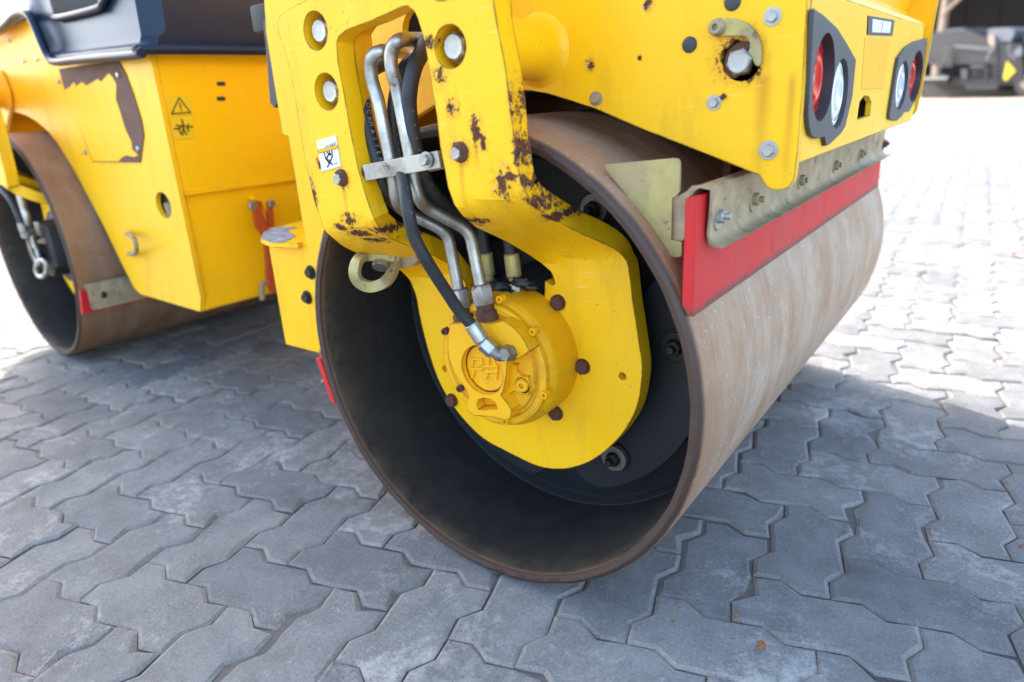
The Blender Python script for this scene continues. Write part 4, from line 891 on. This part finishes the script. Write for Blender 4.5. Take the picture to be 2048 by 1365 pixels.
bs('engine_deck', [(1660, 430), (2600, 400), (2600, 800), (1660, 800)], OFF, 1.0, MAT['navy'])
for k in range(5):
    a, b = PB(*c5([(640, 620+52*k)])[0], OFF-.1), PB(*c5([(775, 612+52*k)])[0], OFF-.1); tube('bellows_ring', [a, b], .022, MAT['navy'], mach, 10, 2, BM)
tube('air_tank', [PB(*c5([(380, 1000)])[0], OFF-.2), PB(*c5([(740, 990)])[0], OFF-.2)], .09, MAT['navy'], mach, 16, 2, BM)
tube('hand_rail', [PB(*q, OFF-.25) for q in c5([(1000, 835), (1120, 830), (1180, 835), (1205, 870), (1200, 950), (1195, 1050)])], .03, MAT['navy'], mach, 10, 4, BM)
bs('underside_shade', [(380, 1050), (2600, 1050), (2600, 1238), (380, 1245)], OFF+.35, .6, MAT['dark'])  # dark slab standing for the shade beneath the machine
for px in ((1690, 1180), (2300, 1180)):
    q = PB(*c5([px])[0], OFF-.05); w = lathe('wheel', [(0, .0), (.16, .0), (.17, .03), (.30, .03), (.34, -.01), (.34, -.2), (.0, -.2)], (q.x, OFF-.05, .445), NY, MAT['cap'], mach, 32, M=BM)
    lathe('wheel_rim', [(0, .012), (.12, .012), (.165, .034)], (q.x, OFF-.05, .445), NY, MAT['tan'], w, 24, M=BM)
bs('top_hatch', [(560, 405), (800, 380), (930, 372), (930, 352), (790, 360), (570, 388)], OFF+.1, .7, MAT['steel'])
bs('side_rib', [(800, 560), (1270, 600), (1268, 630), (800, 590)], OFF-.03, .05, MAT['steel']); bs('side_rib', [(1300, 560), (1320, 560), (1325, 1000), (1305, 1000)], OFF-.14, .03, MAT['cap'])
bs('step_bracket', [(880, 860), (960, 860), (960, 985), (880, 985)], OFF-.1, .1, MAT['cap']); bs('hinge_block', [(1210, 440), (1290, 440), (1290, 580), (1230, 560)], OFF-.12, .2, MAT['tan'])
for L in ([(1310, 520), (1290, 600), (1240, 660), (1200, 760)], [(600, 860), (640, 930), (700, 960), (760, 985)], [(480, 700), (540, 780), (600, 860), (610, 940)], [(1500, 545), (1480, 620), (1500, 700), (1560, 720)]): tube('cable', [PB(*q, OFF-.2) for q in c5(L)], .02, MAT['steel'] if L[0][0] > 1000 else MAT['cap'], mach, 8, 4, BM)
# dark shed behind
shed = bpy.data.objects.new('open_shed', None); C.objects.link(shed); sl3 = BM @ Vector((0, 7, .105)); shed.location = sl3; WMX[shed.name] = Matrix.Translation(sl3)
tag(shed, 'dark brown open shed with a tan corner post behind the parked machine', 'shed')
q = PB(1884, 30, 6.0)
for k in range(26): slab('wall_board', [(q.x-6+k*.62, .105), (q.x-6+k*.62+.60, .105), (q.x-6+k*.62+.60, 4.4), (q.x-6+k*.62, 4.4)], 9.0+.02*(k % 2), .05, MAT['shed'], shed, M=BM)
slab('roof', [(q.x-6.4, 5.5), (q.x+11, 5.5), (q.x+11, 9.6), (q.x-6.4, 9.6)], 4.4, .18, MAT['shed'], shed, 'z', M=BM)
box('side_wall', (q.x-6.1, 5.9, .105), (q.x-6.0, 9.0, 4.4), MAT['shed'], shed, .01, BM)
for x in (q.x, q.x+4.2, q.x+8.4): box('corner_post', (x-.09, 6.0, .105), (x+.09, 6.18, 4.4), MAT['tan'], shed, .01, BM)
tube('post_brace', [(q.x, 6.0, 2.4), (q.x+1.3, 6.0, 3.4)], .07, MAT['tan'], shed, 8, 2, BM)
# ---------- litter on the paving
MAT['leaf'] = rusty('dry_leaf', (.20, .07, .02), (.34, .15, .05), .8, 0, 120)
for k, (a, b, s) in enumerate(((1523, 1297, .011), (1482, 1191, .006), (1346, 1245, .004), (1396, 1203, .004), (1356, 1206, .003), (1473, 1234, .006), (566, 1240, .005), (1858, 1060, .006), (2040, 1092, .007))):
    c = P(a, b, 'z', 0); rnd = random.Random(k); n = 9; vs = [(0, 0, .35)]
    for i in range(n):
        an = 2*math.pi*i/n; rr = rnd.uniform(.55, 1.1); vs.append((rr*math.cos(an), .62*rr*math.sin(an), rnd.uniform(.05, .7)))
    me = mesh('dry_leaf', [Vector(p_)*s for p_ in vs], [(0, 1+i, 1+(i+1) % n) for i in range(n)])
    o = link('dry_leaf', me, MAT['leaf'], None, Matrix.Translation((c.x, c.y, .0003)) @ Matrix.Rotation(rnd.random()*6, 4, 'Z'))
    tag(o, 'small scrap of dry brown leaf lying on the grey paving', 'leaf', 'dry leaf scraps on the paving')
c = P(2034, 512, 'z', 0)
vs = [(rx*.03, ry*.016, random.uniform(.003, .01)) for rx in (-1, -.4, .3, 1) for ry in (-1, 0, 1)]
me = mesh('wrapper', vs, [(i*3+j, i*3+j+1, i*3+j+4, i*3+j+3) for i in range(3) for j in range(2)]); me.materials.append(MAT['white']); me.materials.append(MAT['red'])
for i, pl_ in enumerate(me.polygons): pl_.material_index = i % 2
tag(link('crumpled_wrapper', me, None, None, Matrix.Translation((c.x, c.y, .0))), 'crumpled red and white wrapper on the sunlit paving', 'wrapper')
